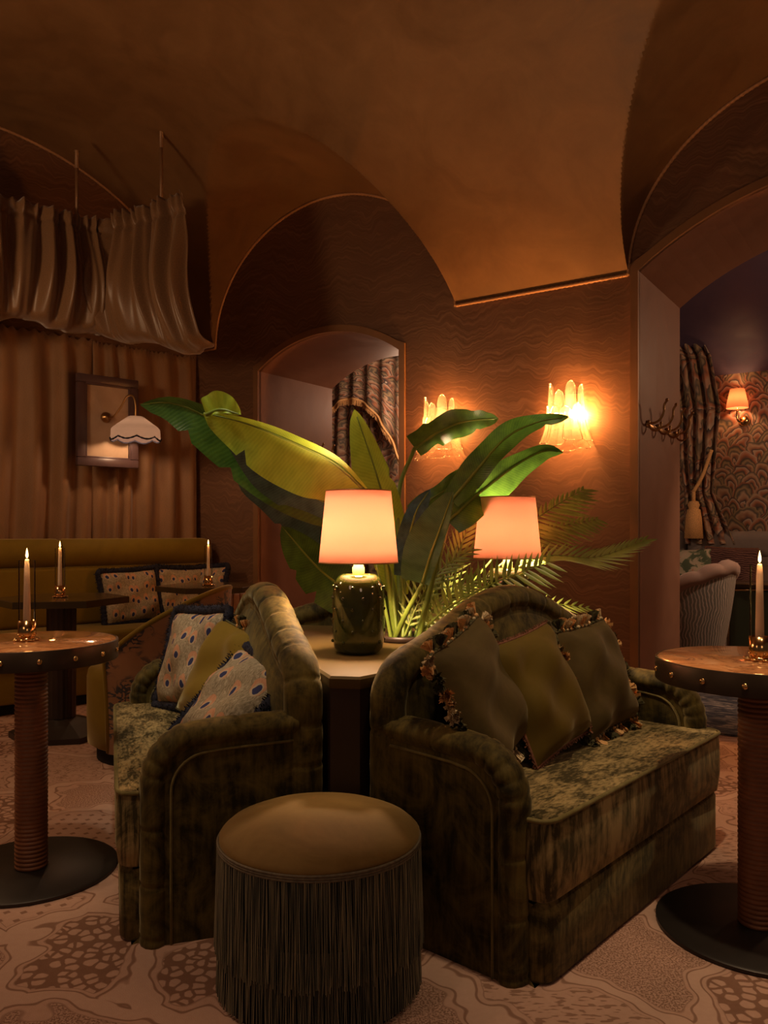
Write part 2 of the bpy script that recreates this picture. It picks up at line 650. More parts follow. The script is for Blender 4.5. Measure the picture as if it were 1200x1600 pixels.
def m_curtain():
    m = NM('brown_satin_curtain')
    co = m.coord('UV')
    w = m.noise(m.vmath('MULTIPLY', co, (160, 330, 1)), 1.0, 2)
    b = m.noise(m.vmath('MULTIPLY', co, (3, 1, 1)), 2, 3)
    f = m.math('ADD', m.math('MULTIPLY', w, 0.5), m.math('MULTIPLY', b, 0.5))
    m.p(Base_Color=m.ramp(f, [(0.35, (0.19, 0.092, 0.036)), (0.65, (0.33, 0.165, 0.072))]), Roughness=0.6)
    m.b.inputs['Sheen Weight'].default_value = 0.3
    m.b.inputs['Specular IOR Level'].default_value = 0.4
    m.bump(w, 0.25, 0.004)
    return m.m


M_CURTAIN = m_curtain()


def m_valance():
    m = NM('bronze_silk_valance')
    co = m.coord('UV')
    w = m.noise(m.vmath('MULTIPLY', co, (220, 220, 1)), 1.0, 2)
    m.p(Base_Color=m.ramp(w, [(0.35, (0.17, 0.088, 0.040)), (0.65, (0.24, 0.128, 0.062))]), Roughness=0.40)
    m.b.inputs['Sheen Weight'].default_value = 0.3
    m.bump(w, 0.15, 0.003)
    return m.m


M_VALANCE = m_valance()


def m_glass(name, tint=(1, 1, 1), edge=0.5, gloss=0.05):
    m = NM(name)
    t = m.t
    lw = m.n('LayerWeight', Blend=edge)
    tr = m.n('BsdfTransparent', Color=tint)
    gl = m.n('BsdfGlossy', Color=(1, 1, 1), Roughness=gloss)
    mx = t.nodes.new('ShaderNodeMixShader')
    t.links.new(lw.outputs['Fresnel'], mx.inputs[0])
    t.links.new(tr.outputs[0], mx.inputs[1])
    t.links.new(gl.outputs[0], mx.inputs[2])
    t.links.new(mx.outputs[0], m.out.inputs['Surface'])
    t.nodes.remove(m.b)
    return m.m


M_GLASS = m_glass('clear_glass', (0.985, 0.975, 0.96), 0.12)


def m_sconce_glass():
    m = NM('hot_sculpted_glass')
    t = m.t
    lw = m.n('LayerWeight', Blend=0.45)
    tr = m.n('BsdfTransparent', Color=(1.0, 0.93, 0.86))
    gl = m.n('BsdfGlossy', Color=(1, .95, .9), Roughness=0.12)
    tl = m.n('BsdfTranslucent', Color=(1.0, 0.9, 0.8))
    m1 = t.nodes.new('ShaderNodeMixShader')
    m1.inputs[0].default_value = 0.10
    t.links.new(tr.outputs[0], m1.inputs[1])
    t.links.new(tl.outputs[0], m1.inputs[2])
    m2 = t.nodes.new('ShaderNodeMixShader')
    t.links.new(lw.outputs['Fresnel'], m2.inputs[0])
    t.links.new(m1.outputs[0], m2.inputs[1])
    t.links.new(gl.outputs[0], m2.inputs[2])
    t.links.new(m2.outputs[0], m.out.inputs['Surface'])
    t.nodes.remove(m.b)
    return m.m


M_SCONCEGLASS = m_sconce_glass()


def m_shade(name, col, emit=0.0, weave=400, trans=0.75, tcol=None):
    m = NM(name)
    t = m.t
    co = m.coord()
    w = m.noise(m.vmath('MULTIPLY', co, (1, 1, 4)), weave, 1)
    c = m.mix(w, tuple(x * 0.88 for x in col), col)
    df = m.n('BsdfDiffuse', Color=c)
    tl = m.n('BsdfTranslucent', Color=m.mix(w, tuple(x * 0.9 for x in tcol), tcol) if tcol else c)
    mx = t.nodes.new('ShaderNodeMixShader')
    mx.inputs[0].default_value = trans
    t.links.new(df.outputs[0], mx.inputs[1])
    t.links.new(tl.outputs[0], mx.inputs[2])
    last = mx
    if emit > 0:
        em = m.n('Emission', Color=c, Strength=emit)
        ad = t.nodes.new('ShaderNodeAddShader')
        t.links.new(mx.outputs[0], ad.inputs[0])
        t.links.new(em.outputs[0], ad.inputs[1])
        last = ad
    t.links.new(last.outputs[0], m.out.inputs['Surface'])
    t.nodes.remove(m.b)
    return m.m


M_SHADE = m_shade('linen_lampshade', (0.70, 0.46, 0.36), 0, 400, 0.5, (0.80, 0.48, 0.38))
M_PINKSHADE = m_shade('pleated_pink_shade', (0.8, 0.36, 0.22), 0.0, 60, 0.5, (0.30, 0.11, 0.06))


def m_emit(name, col, s):
    m = NM(name)
    em = m.n('Emission', Color=col, Strength=s)
    m.t.links.new(em.outputs[0], m.out.inputs['Surface'])
    m.t.nodes.remove(m.b)
    return m.m


M_BULB = m_emit('warm_bulb_glow', (1.0, 0.66, 0.36), 22)
M_BULBDIM = m_emit('small_bulb_glow', (1.0, 0.72, 0.45), 6)
M_FLAME = m_emit('candle_flame', (1.0, 0.62, 0.22), 9)


def m_marble():
    m = NM('amber_marble')
    co = m.coord()
    a = m.noise(co, 6, 6, 0.65, 2.2)
    v = m.math('ABSOLUTE', m.math('SUBTRACT', m.noise(co, 4, 5, 0.6, 1.4), 0.5))
    c = m.ramp(a, [(0.3, (0.40, 0.16, 0.06)), (0.55, (0.62, 0.29, 0.12)), (0.75, (0.74, 0.43, 0.23))])
    c = m.mix(m.ramp(v, [(0.0, (0.75,) * 3), (0.035, (0, 0, 0))]), c, (0.22, 0.085, 0.035))
    m.p(Base_Color=c, Roughness=0.09)
    m.b.inputs['Coat Weight'].default_value = 0.3
    return m.m


M_MARBLE = m_marble()
M_BRONZE = simple('dark_bronze_band', (0.060, 0.038, 0.024), 0.42, 0.7)
M_BRASS = simple('polished_brass', (0.80, 0.50, 0.22), 0.16, 1.0, var=0.05)
M_OLDBRASS = simple('aged_brass', (0.42, 0.24, 0.10), 0.32, 1.0, var=0.1)
M_LEATHER = simple('tan_leather_cord', (0.25, 0.095, 0.040), 0.48, var=0.2, vs=20, bumps=(120, .2, .003))
M_BASEPLATE = simple('blackened_steel', (0.035, 0.028, 0.024), 0.42, 0.5, var=0.2)
M_DARKWOOD = simple('dark_fluted_wood', (0.030, 0.019, 0.013), 0.42, var=0.25)
M_HEXTOP = simple('dark_lacquered_top', (0.075, 0.052, 0.024), 0.16, 0.3)
M_WAX = simple('ivory_wax', (0.80, 0.66, 0.54), 0.5, var=0.02)
M_BLACK = simple('charred_wick', (0.01, 0.008, 0.006), 0.9)
M_ROD = simple('bronze_rod', (0.24, 0.125, 0.06), 0.45, 0.2)
M_FRAME = simple('dark_mahogany_frame', (0.085, 0.048, 0.050), 0.35, var=0.2)
M_ART = m_plaster('mottled_parchment', (0.38, 0.25, 0.16), (0.52, 0.37, 0.26), 0.7)


def m_leaf(name, a, b, vein, trans, rough=0.33):
    m = NM(name)
    co = m.coord('UV')
    s = m.n('SeparateXYZ', Vector=co)
    ax = m.math('ABSOLUTE', s.outputs[1])
    k = m.math('ADD', m.math('MULTIPLY', s.outputs[0], 330), m.math('MULTIPLY', ax, -24))
    k2 = m.math('ADD', k, m.math('MULTIPLY', m.noise(co, 6, 3), 3))
    w = m.math('ADD', m.math('MULTIPLY', m.math('SINE', k2), 0.5), 0.5)
    big = m.noise(m.vmath('MULTIPLY', co, (14, 2, 1)), 1.0, 4)
    f = m.math('ADD', m.math('MULTIPLY', w, 0.14), m.math('MULTIPLY', big, 0.86))
    col = m.ramp(f, [(0.3, a), (0.75, b)])
    rib = m.ramp(ax, [(0.025, (1, 1, 1)), (0.05, (0, 0, 0))])
    col = m.mix(rib, col, vein)
    m.p(Base_Color=col, Roughness=rough)
    m.bump(w, 0.16, 0.002)
    tl = m.n('BsdfTranslucent', Color=col)
    mx = m.t.nodes.new('ShaderNodeMixShader')
    mx.inputs[0].default_value = trans
    m.t.links.new(m.b.outputs[0], mx.inputs[1])
    m.t.links.new(tl.outputs[0], mx.inputs[2])
    m.t.links.new(mx.outputs[0], m.out.inputs['Surface'])
    return m.m


M_LEAF = m_leaf('green_paddle_leaf', (0.030, 0.085, 0.012), (0.075, 0.17, 0.022), (0.26, 0.34, 0.06), 0.3)
M_LEAFLIT = m_leaf('lit_pale_leaf_underside', (0.29, 0.42, 0.025), (0.43, 0.58, 0.05), (0.50, 0.64, 0.12), 0.3, 0.42)  # pale underside, with the lamplight on it put into the colour
M_LEAFDARK = m_leaf('dark_blue_sheen_leaf', (0.034, 0.075, 0.080), (0.085, 0.170, 0.19), (0.14, 0.2, 0.1), 0.15, 0.30)  # dark green leaf, its blue sheen put into the base colour
M_LEAFGREY = m_leaf('grey_green_leaf', (0.085, 0.18, 0.09), (0.145, 0.28, 0.15), (0.28, 0.36, 0.10), 0.25, 0.4)
M_STEM = simple('green_petiole', (0.16, 0.22, 0.028), 0.4, var=0.2, vs=12)
M_PALM = simple('palm_leaflet_green', (0.27, 0.34, 0.07), 0.42, var=0.35, vs=9)
M_GLAZE = simple('olive_glazed_ceramic', (0.038, 0.043, 0.007), 0.06, var=0.35, vs=9, Coat_Weight=0.6, Coat_Roughness=0.03)
M_NECK = simple('pale_green_neck', (0.34, 0.40, 0.12), 0.25)
M_SOIL = simple('dark_soil', (0.02, 0.013, 0.008), 0.95, bumps=(40, .8, .02))
def m_fringe():
    m = NM('olive_fringe_thread')
    co = m.coord('Object', (1, 1, 0.03))
    n = m.noise(co, 150, 2, 0.6)
    m.p(Base_Color=m.ramp(n, [(0.34, (0.08, 0.09, 0.075)), (0.5, (0.23, 0.22, 0.155)), (0.66, (0.40, 0.35, 0.22))]), Roughness=0.5)
    return m.m


M_FRINGE = m_fringe()
M_GIMP = simple('fringe_gimp_braid', (0.16, 0.13, 0.085), 0.6, var=0.3, vs=90)
M_TAS_GOLD = simple('gold_tassel', (0.72, 0.42, 0.17), 0.8, var=0.35, vs=150)
M_TAS_CREAM = simple('cream_tassel', (0.66, 0.52, 0.32), 0.8, var=0.35, vs=150)
M_TAS_OLIVE = simple('olive_tassel', (0.085, 0.075, 0.028), 0.8, var=0.35, vs=150)
M_TAS_RUST = simple('rust_tassel', (0.20, 0.075, 0.040), 0.8, var=0.35, vs=150)

# ------------------------------------------------------------------ room geometry
A0 = Vector((1.706, 4.30, 0))
WDIR = Vector((0.830, -0.558, 0)).normalized()          # along the long wall, to the right
NDIR = Vector((0.558, 0.830, 0)).normalized()           # through the long wall, away from the camera
ANG_B = atan2(WDIR.y, WDIR.x)
U_CORNER = -3.86
CORNER = A0 + WDIR * U_CORNER
CDIR = Vector((0.743, 0.669, 0)).normalized()           # along the curtain wall, towards the corner
CIN = Vector((0.669, -0.743, 0)).normalized()           # from the curtain wall into the room
ANG_C = atan2(CDIR.y, CDIR.x)
SPRING = 2.55
WALL_T = 0.90


def P_B(u, q, z):                                       # long wall frame, q > 0 beyond the wall
    return A0 + WDIR * u + NDIR * q + Vector((0, 0, z))


def P_C(s, e, z):                                       # curtain wall frame, s to the left of the corner, e into the room
    return CORNER - CDIR * s + CIN * e + Vector((0, 0, z))


MAT_B = Matrix.Translation(A0) @ Matrix.Rotation(ANG_B, 4, 'Z')
MAT_C = Matrix.Translation(CORNER) @ Matrix.Rotation(ANG_C, 4, 'Z')

LUNS = ((-2.57, 1.07, 0.93), (0.67, 1.07, 0.93))
LUN_C = (1.65, 1.65, 1.30)


def lun(u, c, hw, rise):
    k = (u - c) / hw
    return SPRING + rise * sqrt(max(0.0, 1 - k * k)) if abs(k) < 1 else 0.0


def wall_top(u):
    return max([SPRING] + [lun(u, *l) for l in LUNS])


def main_v(d):
    k = min(1.0, max(0.0, d) / 2.4)
    return SPRING + 1.35 * (1 - (1 - k) ** 1.8)


def ceil_z(u, d):
    P = P_B(u, -d, 0)
    r = P - CORNER
    e = r.dot(CIN)
    s = -r.dot(CDIR)
    z = min(main_v(d), main_v(e))
    for (c, hw, rise) in LUNS:
        z = max(z, lun(u, c, hw, rise + 0.10 * min(d, 1.2)))
    z = max(z, lun(s, *LUN_C) if e < 6 else 0)
    return z


# floor
mb = MB()
mb.grid(lambda a, b: (-9 + 20 * a, -4 + 17 * b, 0), 4, 4)
tag(mb.build('floor', M_CARPET), kind='structure')

# ceiling: main vault cut by lunettes
us = sorted(set([round(-7.0 + 0.035 * i, 4) for i in range(int(11.6 / 0.035))] + [round(c - sg * hw * (1 - 0.5 * (i / 60) ** 2), 4) for (c, hw, _) in LUNS for i in range(60) for sg in (-1, 1)]))
ds = [0.0, 0.004, 0.01, 0.02] + [0.02 * i for i in range(2, 60)] + [1.2 + 0.035 * i for i in range(0, 58)] + [3.3, 3.6, 4, 4.6, 5.4, 6.4, 7.6]
mb = MB()
vs = [P_B(u, -d, ceil_z(u, d)) for d in ds for u in us]
nu = len(us)
fs = []
for i in range(len(ds) - 1):
    for j in range(nu - 1):
        fs.append((i * nu + j, (i + 1) * nu + j, (i + 1) * nu + j + 1, i * nu + j + 1))
mb.add(vs, fs)
tag(mb.build('ceiling', M_CEIL, angle=24), kind='structure')

# door openings in the long wall: (u0, u1, spring height, rise)
DOORS = ((-3.19, -1.927, 2.32, 0.20), (-0.345, 1.75, 2.56, 0.36))


def door_top(u, D):
    u0, u1, sp, rise = D
    h = (u1 - u0) / 2
    R = (h * h + rise * rise) / (2 * rise)
    k = u - (u0 + u1) / 2
    return sp + sqrt(max(0, R * R - k * k)) - (R - rise)


def bottom(u):
    for D in DOORS:
        if D[0] - 1e-6 < u < D[1] - 1e-6:
            return D
    return None


cuts = sorted(set([U_CORNER - 0.3] + [-3.86 + 0.05 * i for i in range(1, 162)] + [d for D in DOORS for d in D[:2]] + [-3.64, -1.5, -0.4]))
mb = MB()
for a, b in zip(cuts[:-1], cuts[1:]):
    mid = (a + b) / 2
    D = bottom(mid)
    za, zb = (door_top(a, D), door_top(b, D)) if D else (0, 0)
    ta, tb = wall_top(a), wall_top(b)
    mb.add([(a, 0, za), (b, 0, zb), (b, 0, tb + 0.02), (a, 0, ta + 0.02)], [(0, 1, 2, 3)])
    mb.add([(a, WALL_T, za), (b, WALL_T, zb), (b, WALL_T, 3.9), (a, WALL_T, 3.9)], [(3, 2, 1, 0)])
o = mb.build('wall_back', M_MOIRE, smooth=False)
o.matrix_world = MAT_B
tag(o, kind='structure')

# door linings (reveals) and their bronze edge trims
for k, D in enumerate(DOORS):
    u0, u1 = D[:2]
    prof = [(u0, 0.0), (u0, D[2])] + [(u0 + (u1 - u0) * i / 28, door_top(u0 + (u1 - u0) * i / 28, D)) for i in range(1, 28)] + [(u1, D[2]), (u1, 0.0)]
    mb = MB()
    for (a, b) in zip(prof[:-1], prof[1:]):
        mb.add([(a[0], 0, a[1]), (b[0], 0, b[1]), (b[0], WALL_T, b[1]), (a[0], WALL_T, a[1])], [(0, 1, 2, 3)])
    o = mb.build('door_%d' % (k + 1), M_REVEAL, smooth=False)
    o.matrix_world = MAT_B
    tag(o, kind='structure')
    # flat bronze architrave: band on the wall face
    c = Vector(((u0 + u1) / 2, 1.2))
    mb = MB()
    W = 0.045
    ring = []
    for i, (x, z) in enumerate(prof):
        p0 = Vector(prof[max(i - 1, 0)])
        p1 = Vector(prof[min(i + 1, len(prof) - 1)])
        t = (p1 - p0).normalized()
        nrm = Vector((-t.y, t.x))
        if nrm.dot(Vector((x, z)) - c) < 0:
            nrm = -nrm
        if i == 1 or i == len(prof) - 2:
            nrm = Vector((-1 if i == 1 else 1, 0.9))
        q = Vector((x, z)) + nrm * W
        ring.append(((x, z), (q.x, q.y)))
    for (a, b) in zip(ring[:-1], ring[1:]):
        v = []
        for (pp, y) in ((a[0], 0.02), (a[0], -0.018), (a[1], -0.018), (a[1], 0.02), (b[0], 0.02), (b[0], -0.018), (b[1], -0.018), (b[1], 0.02)):
            v.append((pp[0], y, pp[1]))
        mb.add(v, [(0, 1, 5, 4), (1, 2, 6, 5), (2, 3, 7, 6)])
    o = mb.build('trim_%d' % (k + 1), M_TRIM, smooth=False)
    o.matrix_world = MAT_B
    tag(o, kind='structure')

# rope moulding along the head of the long wall
pts = []
u = U_CORNER
while u < 1.9:
    pts.append((u, -0.012, wall_top(u) - 0.004))
    u += 0.03 if min(abs(u - e) for e in (-3.64, -1.5, -0.4)) > 0.1 else 0.004


def rope(mb, pts, r, pitch=0.02):
    P = [Vector(p) for p in pts]
    L = 0
    fine = []
    for a, b in zip(P[:-1], P[1:]):
        n = max(1, int((b - a).length / 0.008))
        for i in range(n):
            fine.append(a.lerp(b, i / n))
    n = 6
    radii = [r * (1 + 0.16 * sin(i * 2.1)) for i in range(len(fine))]
    mb.tube(fine, radii, n)


mb = MB()
rope(mb, pts, 0.011)
o = mb.build('trim_3', M_ROPE)
o.matrix_world = MAT_B
tag(o, kind='structure')

# curtain wall (behind the curtains) with its own lunette and rope
mb = MB()
mb.grid(lambda a, b: (-5.2 + 5.3 * a, 0, 4.2 * b), 1, 1)
o = mb.build('wall_left', M_MOIRE, smooth=False)
o.matrix_world = MAT_C
tag(o, kind='structure')
pts = []
s = 0.0
while s < 3.3:
    pts.append((-s, -0.012, lun(s, *LUN_C) - 0.004 if 0 < s < 3.3 else SPRING))
    s += 0.004 if s < 0.1 else 0.03
mb = MB()
rope(mb, pts, 0.011)
o = mb.build('trim_4', M_ROPE)
o.matrix_world = MAT_C
tag(o, kind='structure')

# the room beyond: papered wall, purple ceiling, dark rug
QF = 5.2
mb = MB()
mb.grid(lambda a, b: (-7 + 14 * a, QF, 4.0 * b), 1, 1)
o = mb.build('wall_far', M_WALLPAPER, smooth=False)
o.matrix_world = MAT_B
tag(o, kind='structure')
mb = MB()


def far_ceil(a, b):
    q = WALL_T + (QF - WALL_T + 0.05) * b
    return (-7 + 14 * a, q, 2.80 + 1.05 * sqrt(max(0, 1 - ((q - WALL_T) / (QF + 0.02 - WALL_T)) ** 2.0)))


mb.grid(far_ceil, 1, 40)
o = mb.build('ceiling_far', M_PURPLE)
o.matrix_world = MAT_B
tag(o, kind='structure')


def m_rug():
    m = NM('dark_abstract_rug')
    co = m.coord()
    n = m.noise(m.vmath('MULTIPLY', co, (1, 2, 1)), 7, 5, 0.65, 1.5)
    c = m.ramp(n, [(0.42, (0.035, 0.035, 0.05)), (0.52, (0.10, 0.09, 0.095)), (0.6, (0.30, 0.24, 0.20))])
    m.p(Base_Color=c, Roughness=0.95)
    return m.m


mb = MB()
mb.box((0.9, 2.35, 0.006), (5.0, 4.4, 0.012))
o = mb.build('floor_rug', m_rug(), smooth=False)
o.matrix_world = MAT_B
tag(o, kind='structure')

# ------------------------------------------------------------------ sofas around the planted island
SOFA_L = 1.30
ARM_T = 0.10


def hump(x):
    x = abs(x)
    h = 0.775
    if x < 0.56:
        h += 0.15 * (0.5 + 0.5 * cos(pi * x / 0.56)) ** 0.9
    return h


def back_profile(inset=0.0, n=40):
    """outline of the camel back in (x, z), from one foot over the hump to the other"""
    e = SOFA_L / 2 - inset
    R = 0.11
    pts = [(-e, 0.0), (-e, 0.25), (-e, 0.45), (-e, hump(e) - inset - R)]
    for i in range(1, 8):
        a = pi / 2 * i / 8
        pts.append((-e + R * (1 - cos(a)), hump(e) - inset - R + R * sin(a)))
    xs = [-e + R + (2 * e - 2 * R) * i / n for i in range(n + 1)]
    pts += [(x, hump(x) - inset) for x in xs]
    for i in range(7, 0, -1):
        a = pi / 2 * i / 8
        pts.append((e - R * (1 - cos(a)), hump(e) - inset - R + R * sin(a)))
    pts += [(e, hump(e) - inset - R), (e, 0.45), (e, 0.25), (e, 0.0)]
    return pts


def arm_profile(inset=0.0):
    """(y, z) path of the arm roll: up the front, round the corner, back along the top"""
    y0 = -0.505 + inset
    z1 = 0.585 - inset
    R = 0.13 - inset * 0.4
    pts = [(y0, 0.0), (y0, 0.15), (y0, 0.3), (y0, z1 - R)]
    for i in range(1, 9):
        a = pi / 2 * i / 9
        pts.append((y0 + R * (1 - cos(a)), z1 - R + R * sin(a)))
    pts += [(y0 + R, z1), (-0.3, z1 + 0.004), (-0.2, z1 + 0.008), (-0.08, z1 + 0.012)]
    return pts


def resample(pts, step):
    P = [Vector(p) for p in pts]
    out = [P[0]]
    rest = step
    for a, b in zip(P[:-1], P[1:]):
        L = (b - a).length
        while rest <= L:
            out.append(a.lerp(b, rest / L))
            rest += step
        rest -= L
    out.append(P[-1])
    return out


def pleated_roll(mb, pts, r, ry, up, pleats, depth=0.004, n=14, wig=0.0004):
    """padded roll with stitched pleats at the given arc positions"""
    P = resample(pts, 0.006)
    s = 0
    R, RY = [], []
    for i, p in enumerate(P):
        if i:
            s += (P[i] - P[i - 1]).length
        k = 0
        for q in pleats:
            k = max(k, math.exp(-((s - q) / 0.006) ** 2))
        w = wig * sin(s * 90) + wig * sin(s * 57 + 1)
        R.append(r - depth * k + w)
        RY.append(ry - depth * k + w)
    mb.tube(P, R, n, up=up, ry=RY)


def seat_front(inset=0.0):
    e = 0.605 - inset
    return round_poly([(-e, -0.508, 0.0), (-e, -0.565 + inset, 0.055), (e, -0.565 + inset, 0.055), (e, -0.508, 0.0), (0.55, -0.46, 0.0), (-0.55, -0.46, 0.0)], 6)


def make_sofa():
    t = empty('camelback_sofa')
    # base plinth and seat cushion: a part between the arms and a bowed front
    mb = MB()
    mb.poly_prism(seat_front(0.008), [(0.010, 0.0), (0.0, 0.012), (0.0, 0.185), (0.008, 0.20)])
    mb.box((0, -0.32, 0.1), (1.10, 0.40, 0.2))
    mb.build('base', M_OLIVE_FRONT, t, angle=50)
    mb = MB()
    ol = seat_front()
    mb.poly_prism(ol, [(0.016, 0.200), (0.004, 0.208), (-0.003, 0.26), (-0.004, 0.33), (0.0, 0.392), (0.004, 0.404), (0.010, 0.4085)])
    mb.grid(lambda u, v: ((u * 2 - 1) * (0.556 if v > 0.095 else 0.592), -0.550 + 0.44 * v, 0.4088 + 0.015 * (1 - (u * 2 - 1) ** 6) * (1 - (1 - v) ** 3)), 24, 16)
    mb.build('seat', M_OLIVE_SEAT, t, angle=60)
    mb = MB()
    mb.tube([(x, y, 0.4035) for (x, y) in ol[:-2]], 0.006, 6)
    mb.build('piping', M_PIPING, t)
    # arms
    for sgn in (-1, 1):
        xc = sgn * (SOFA_L / 2 - ARM_T / 2)
        pr = arm_profile(0.02)
        mb = MB()
        poly = [(y, z) for (y, z) in pr] + [(-0.08, 0.0)]
        for dx in (-0.036, 0.036):
            mb.add([(xc + dx, y, z) for (y, z) in poly], [tuple(range(len(poly)))])
        arm = mb.build('arm', M_OLIVE, t, smooth=False)
        mb = MB()
        pleats = [0.02, 0.16, 0.31, 0.45, 0.485, 0.52, 0.555, 0.59, 0.73, 0.86]
        pleated_roll(mb, [(xc, y, z) for (y, z) in arm_profile(0.036)], 0.038, 0.050, None, pleats)
        mb.build('arm_roll', M_OLIVE, arm)
        mb = MB()
        for sd in (-1, 1):
            mb.tube([(xc + sd * 0.0375, y, z) for (y, z) in arm_profile(0.078)], 0.004, 5)
        mb.build('piping', M_PIPING, arm)
    # back: panel and pleated roll
    prof = back_profile(0.03)
    mb = MB()
    n = len(prof)
    for y, flip in ((-0.105, False), (-0.02, True)):
        f = tuple(range(n))
        mb.add([(x, y, z) for (x, z) in prof], [f if not flip else f[::-1]])
    back = mb.build('backrest', M_OLIVE, t, smooth=False)
    mb = MB()
    # soft padded inner face
    N2 = 28

    def face(u, v):
        x = (u * 2 - 1) * 0.55
        top = hump(x) - 0.09
        z = 0.38 + (top - 0.38) * v
        b = (1 - (u * 2 - 1) ** 6) * (1 - (v * 2 - 1) ** 4)
        return (x, -0.105 - 0.035 * b, z)

    mb.grid(face, N2, 12)
    mb.build('back_padding', M_OLIVE, back)
    mb = MB()
    L = 3.0
    pleats = [0.05, 0.3, 0.55] + [0.80 + 0.115 * i for i in range(13)] + [2.35, 2.6, 2.85]
    pleated_roll(mb, [(x, -0.058, z) for (x, z) in back_profile(0.045)], 0.056, 0.046, None, pleats, 0.004)
    mb.build('back_roll', M_OLIVE, back)
    return t


SOFA_POS = (((0.367, 2.7514), 48.7, 'crushed olive velvet camelback sofa facing right, with three tasselled cushions on it'),
            ((-0.369, 2.8957), -71.3, 'olive velvet camelback sofa facing the yellow banquette, holding peacock cushions'),
            ((0.127, 3.464), 168.7, 'olive velvet sofa behind the island, only its back rail showing behind the lamp'))
sofa = make_sofa()
SOFAS = []
for i, ((x, y), a, lab) in enumerate(SOFA_POS):
    o = sofa if i == 0 else copy_tree(sofa)
    o.location = (x, y, 0)
    o.rotation_euler = (0, 0, radians(a))
    tag(o, lab, 'sofa', 'sofas around the planted island')
    SOFAS.append(o)
SM = [Matrix.Translation((x, y, 0)) @ Matrix.Rotation(radians(a), 4, 'Z') for ((x, y), a, _) in SOFA_POS]

# island table filling the triangle between the three sofa backs
IC = Vector((0.045, 3.037, 0))
t = empty('island_table', IC)
tag(t, 'triangular island table with tan top between the sofa backs', 'table')
tri = []
for k, (x0, x1) in enumerate(((SM[0], None), (SM[2], None), (SM[1], None))):
    for xx in (-0.65, 0.65):
        p = x0 @ Vector((xx, 0.006, 0)) - IC
        tri.append((p.x, p.y))
mb = MB()
mb.poly_prism(tri, [(0.004, 0.0), (0.004, 0.66)])
mb.build('body', M_ISLAND, t, smooth=False)
mb = MB()
mb.poly_prism(tri, [(0.004, 0.66), (0.0, 0.665), (0.0, 0.688), (0.006, 0.695)])
mb.build('top', M_ISLANDTOP, t, angle=40)
ZT = 0.695


# ------------------------------------------------------------------ table lamps
def make_table_lamp(name, loc, label, power):
    t = empty(name, loc)
    tag(t, label, 'lamp', 'green ceramic table lamps')
    mb = MB()
    prof = [(0.0, 0.002), (0.062, 0.002), (0.070, 0.006), (0.082, 0.022), (0.088, 0.05), (0.089, 0.10), (0.088, 0.16), (0.087, 0.20), (0.083, 0.232), (0.074, 0.252), (0.062, 0.263), (0.056, 0.266), (0.050, 0.262), (0.022, 0.260), (0.0, 0.260)]
    mb.lathe(prof, 40)
    body = mb.build('body', M_GLAZE, t)
    mb = MB()
    for r in range(6):
        z = 0.045 + 0.036 * r
        for j in range(8):
            a = 2 * pi * (j + 0.5 * (r % 2)) / 8 + 0.2
            rr = 0.0875
            mb.sphere((rr * cos(a), rr * sin(a), z), 0.0058, 8, 5)
    tag(mb.build('studs', M_GLAZE, body), kind='stuff')
    mb = MB()
    mb.lathe([(0.021, 0.26), (0.021, 0.290), (0.017, 0.292), (0.017, 0.300), (0.013, 0.302), (0.013, 0.318), (0.0, 0.318)], 20)
    mb.build('neck', M_NECK, t)
    mb = MB()
    mb.lathe([(0.134, 0.305), (0.110, 0.548), (0.1085, 0.548), (0.1325, 0.305), (0.134, 0.305)], 56)
    mb.build('shade', M_SHADE, t)
    mb = MB()
    mb.tube([(0.1335 * cos(2 * pi * i / 48), 0.1335 * sin(2 * pi * i / 48), 0.306) for i in range(48)], 0.0022, 5, closed=True)
    mb.tube([(0.1095 * cos(2 * pi * i / 48), 0.1095 * sin(2 * pi * i / 48), 0.547) for i in range(48)], 0.0022, 5, closed=True)
    for k in range(3):
        a = 2 * pi * k / 3
        mb.tube([(0, 0, 0.50), (0.1095 * cos(a), 0.1095 * sin(a), 0.545)], 0.0015, 5)
    mb.tube([(0, 0, 0.31), (0, 0, 0.36)], 0.008, 8)
    mb.tube([(0.0, 0, 0.36), (0.02, 0, 0.40), (0.0, 0, 0.50)], 0.0015, 5)
    mb.build('shade_frame', M_OLDBRASS, t)
    l = lamp('lamp_bulb_light', 'POINT', (0, 0, 0.425), power, (1.0, 0.66, 0.38), 0.035)
    l.parent = t
    return t


make_table_lamp('table_lamp', (-0.086, 2.72, ZT), 'studded green table lamp with lit shade standing at the near corner of the island', 36)
make_table_lamp('table_lamp', (0.49, 3.205, ZT), 'green table lamp with lit shade standing behind palm fronds', 36)


# ------------------------------------------------------------------ cushions
def cushion_surface(w, h, t, n=18, pinch=0.05, seed=0):
    rnd = random.Random(seed)
    ph = [rnd.uniform(0, 6) for _ in range(6)]
    mb = MB()

    def fn(sgn):
        def f(u, v):
            a, b = u * 2 - 1, v * 2 - 1
            x = a * w / 2 * (1 - pinch * (1 - b * b) * 0.9)
            y = b * h / 2 * (1 - pinch * (1 - a * a) * 0.9)
            k = max(0, (1 - a ** 4)) ** 0.6 * max(0, (1 - b ** 4)) ** 0.6
            wr = 0.008 * (sin(5 * a + 3 * b + ph[0]) + sin(-4 * a + 6 * b + ph[1]) + 0.8 * sin(9 * a * b + ph[2])) * k
            # creases running in from the corners
            cr = 0.006 * sin(14 * (abs(a) - abs(b)) + ph[3]) * (a * a * b * b) * k
            z = sgn * (t / 2 * k + wr + cr) if k > 0 else 0
            return (x, y, z)
        return f
    mb.grid(fn(1), n, n)
    mb.grid(lambda u, v: fn(-1)(1 - u, v), n, n)
    return mb


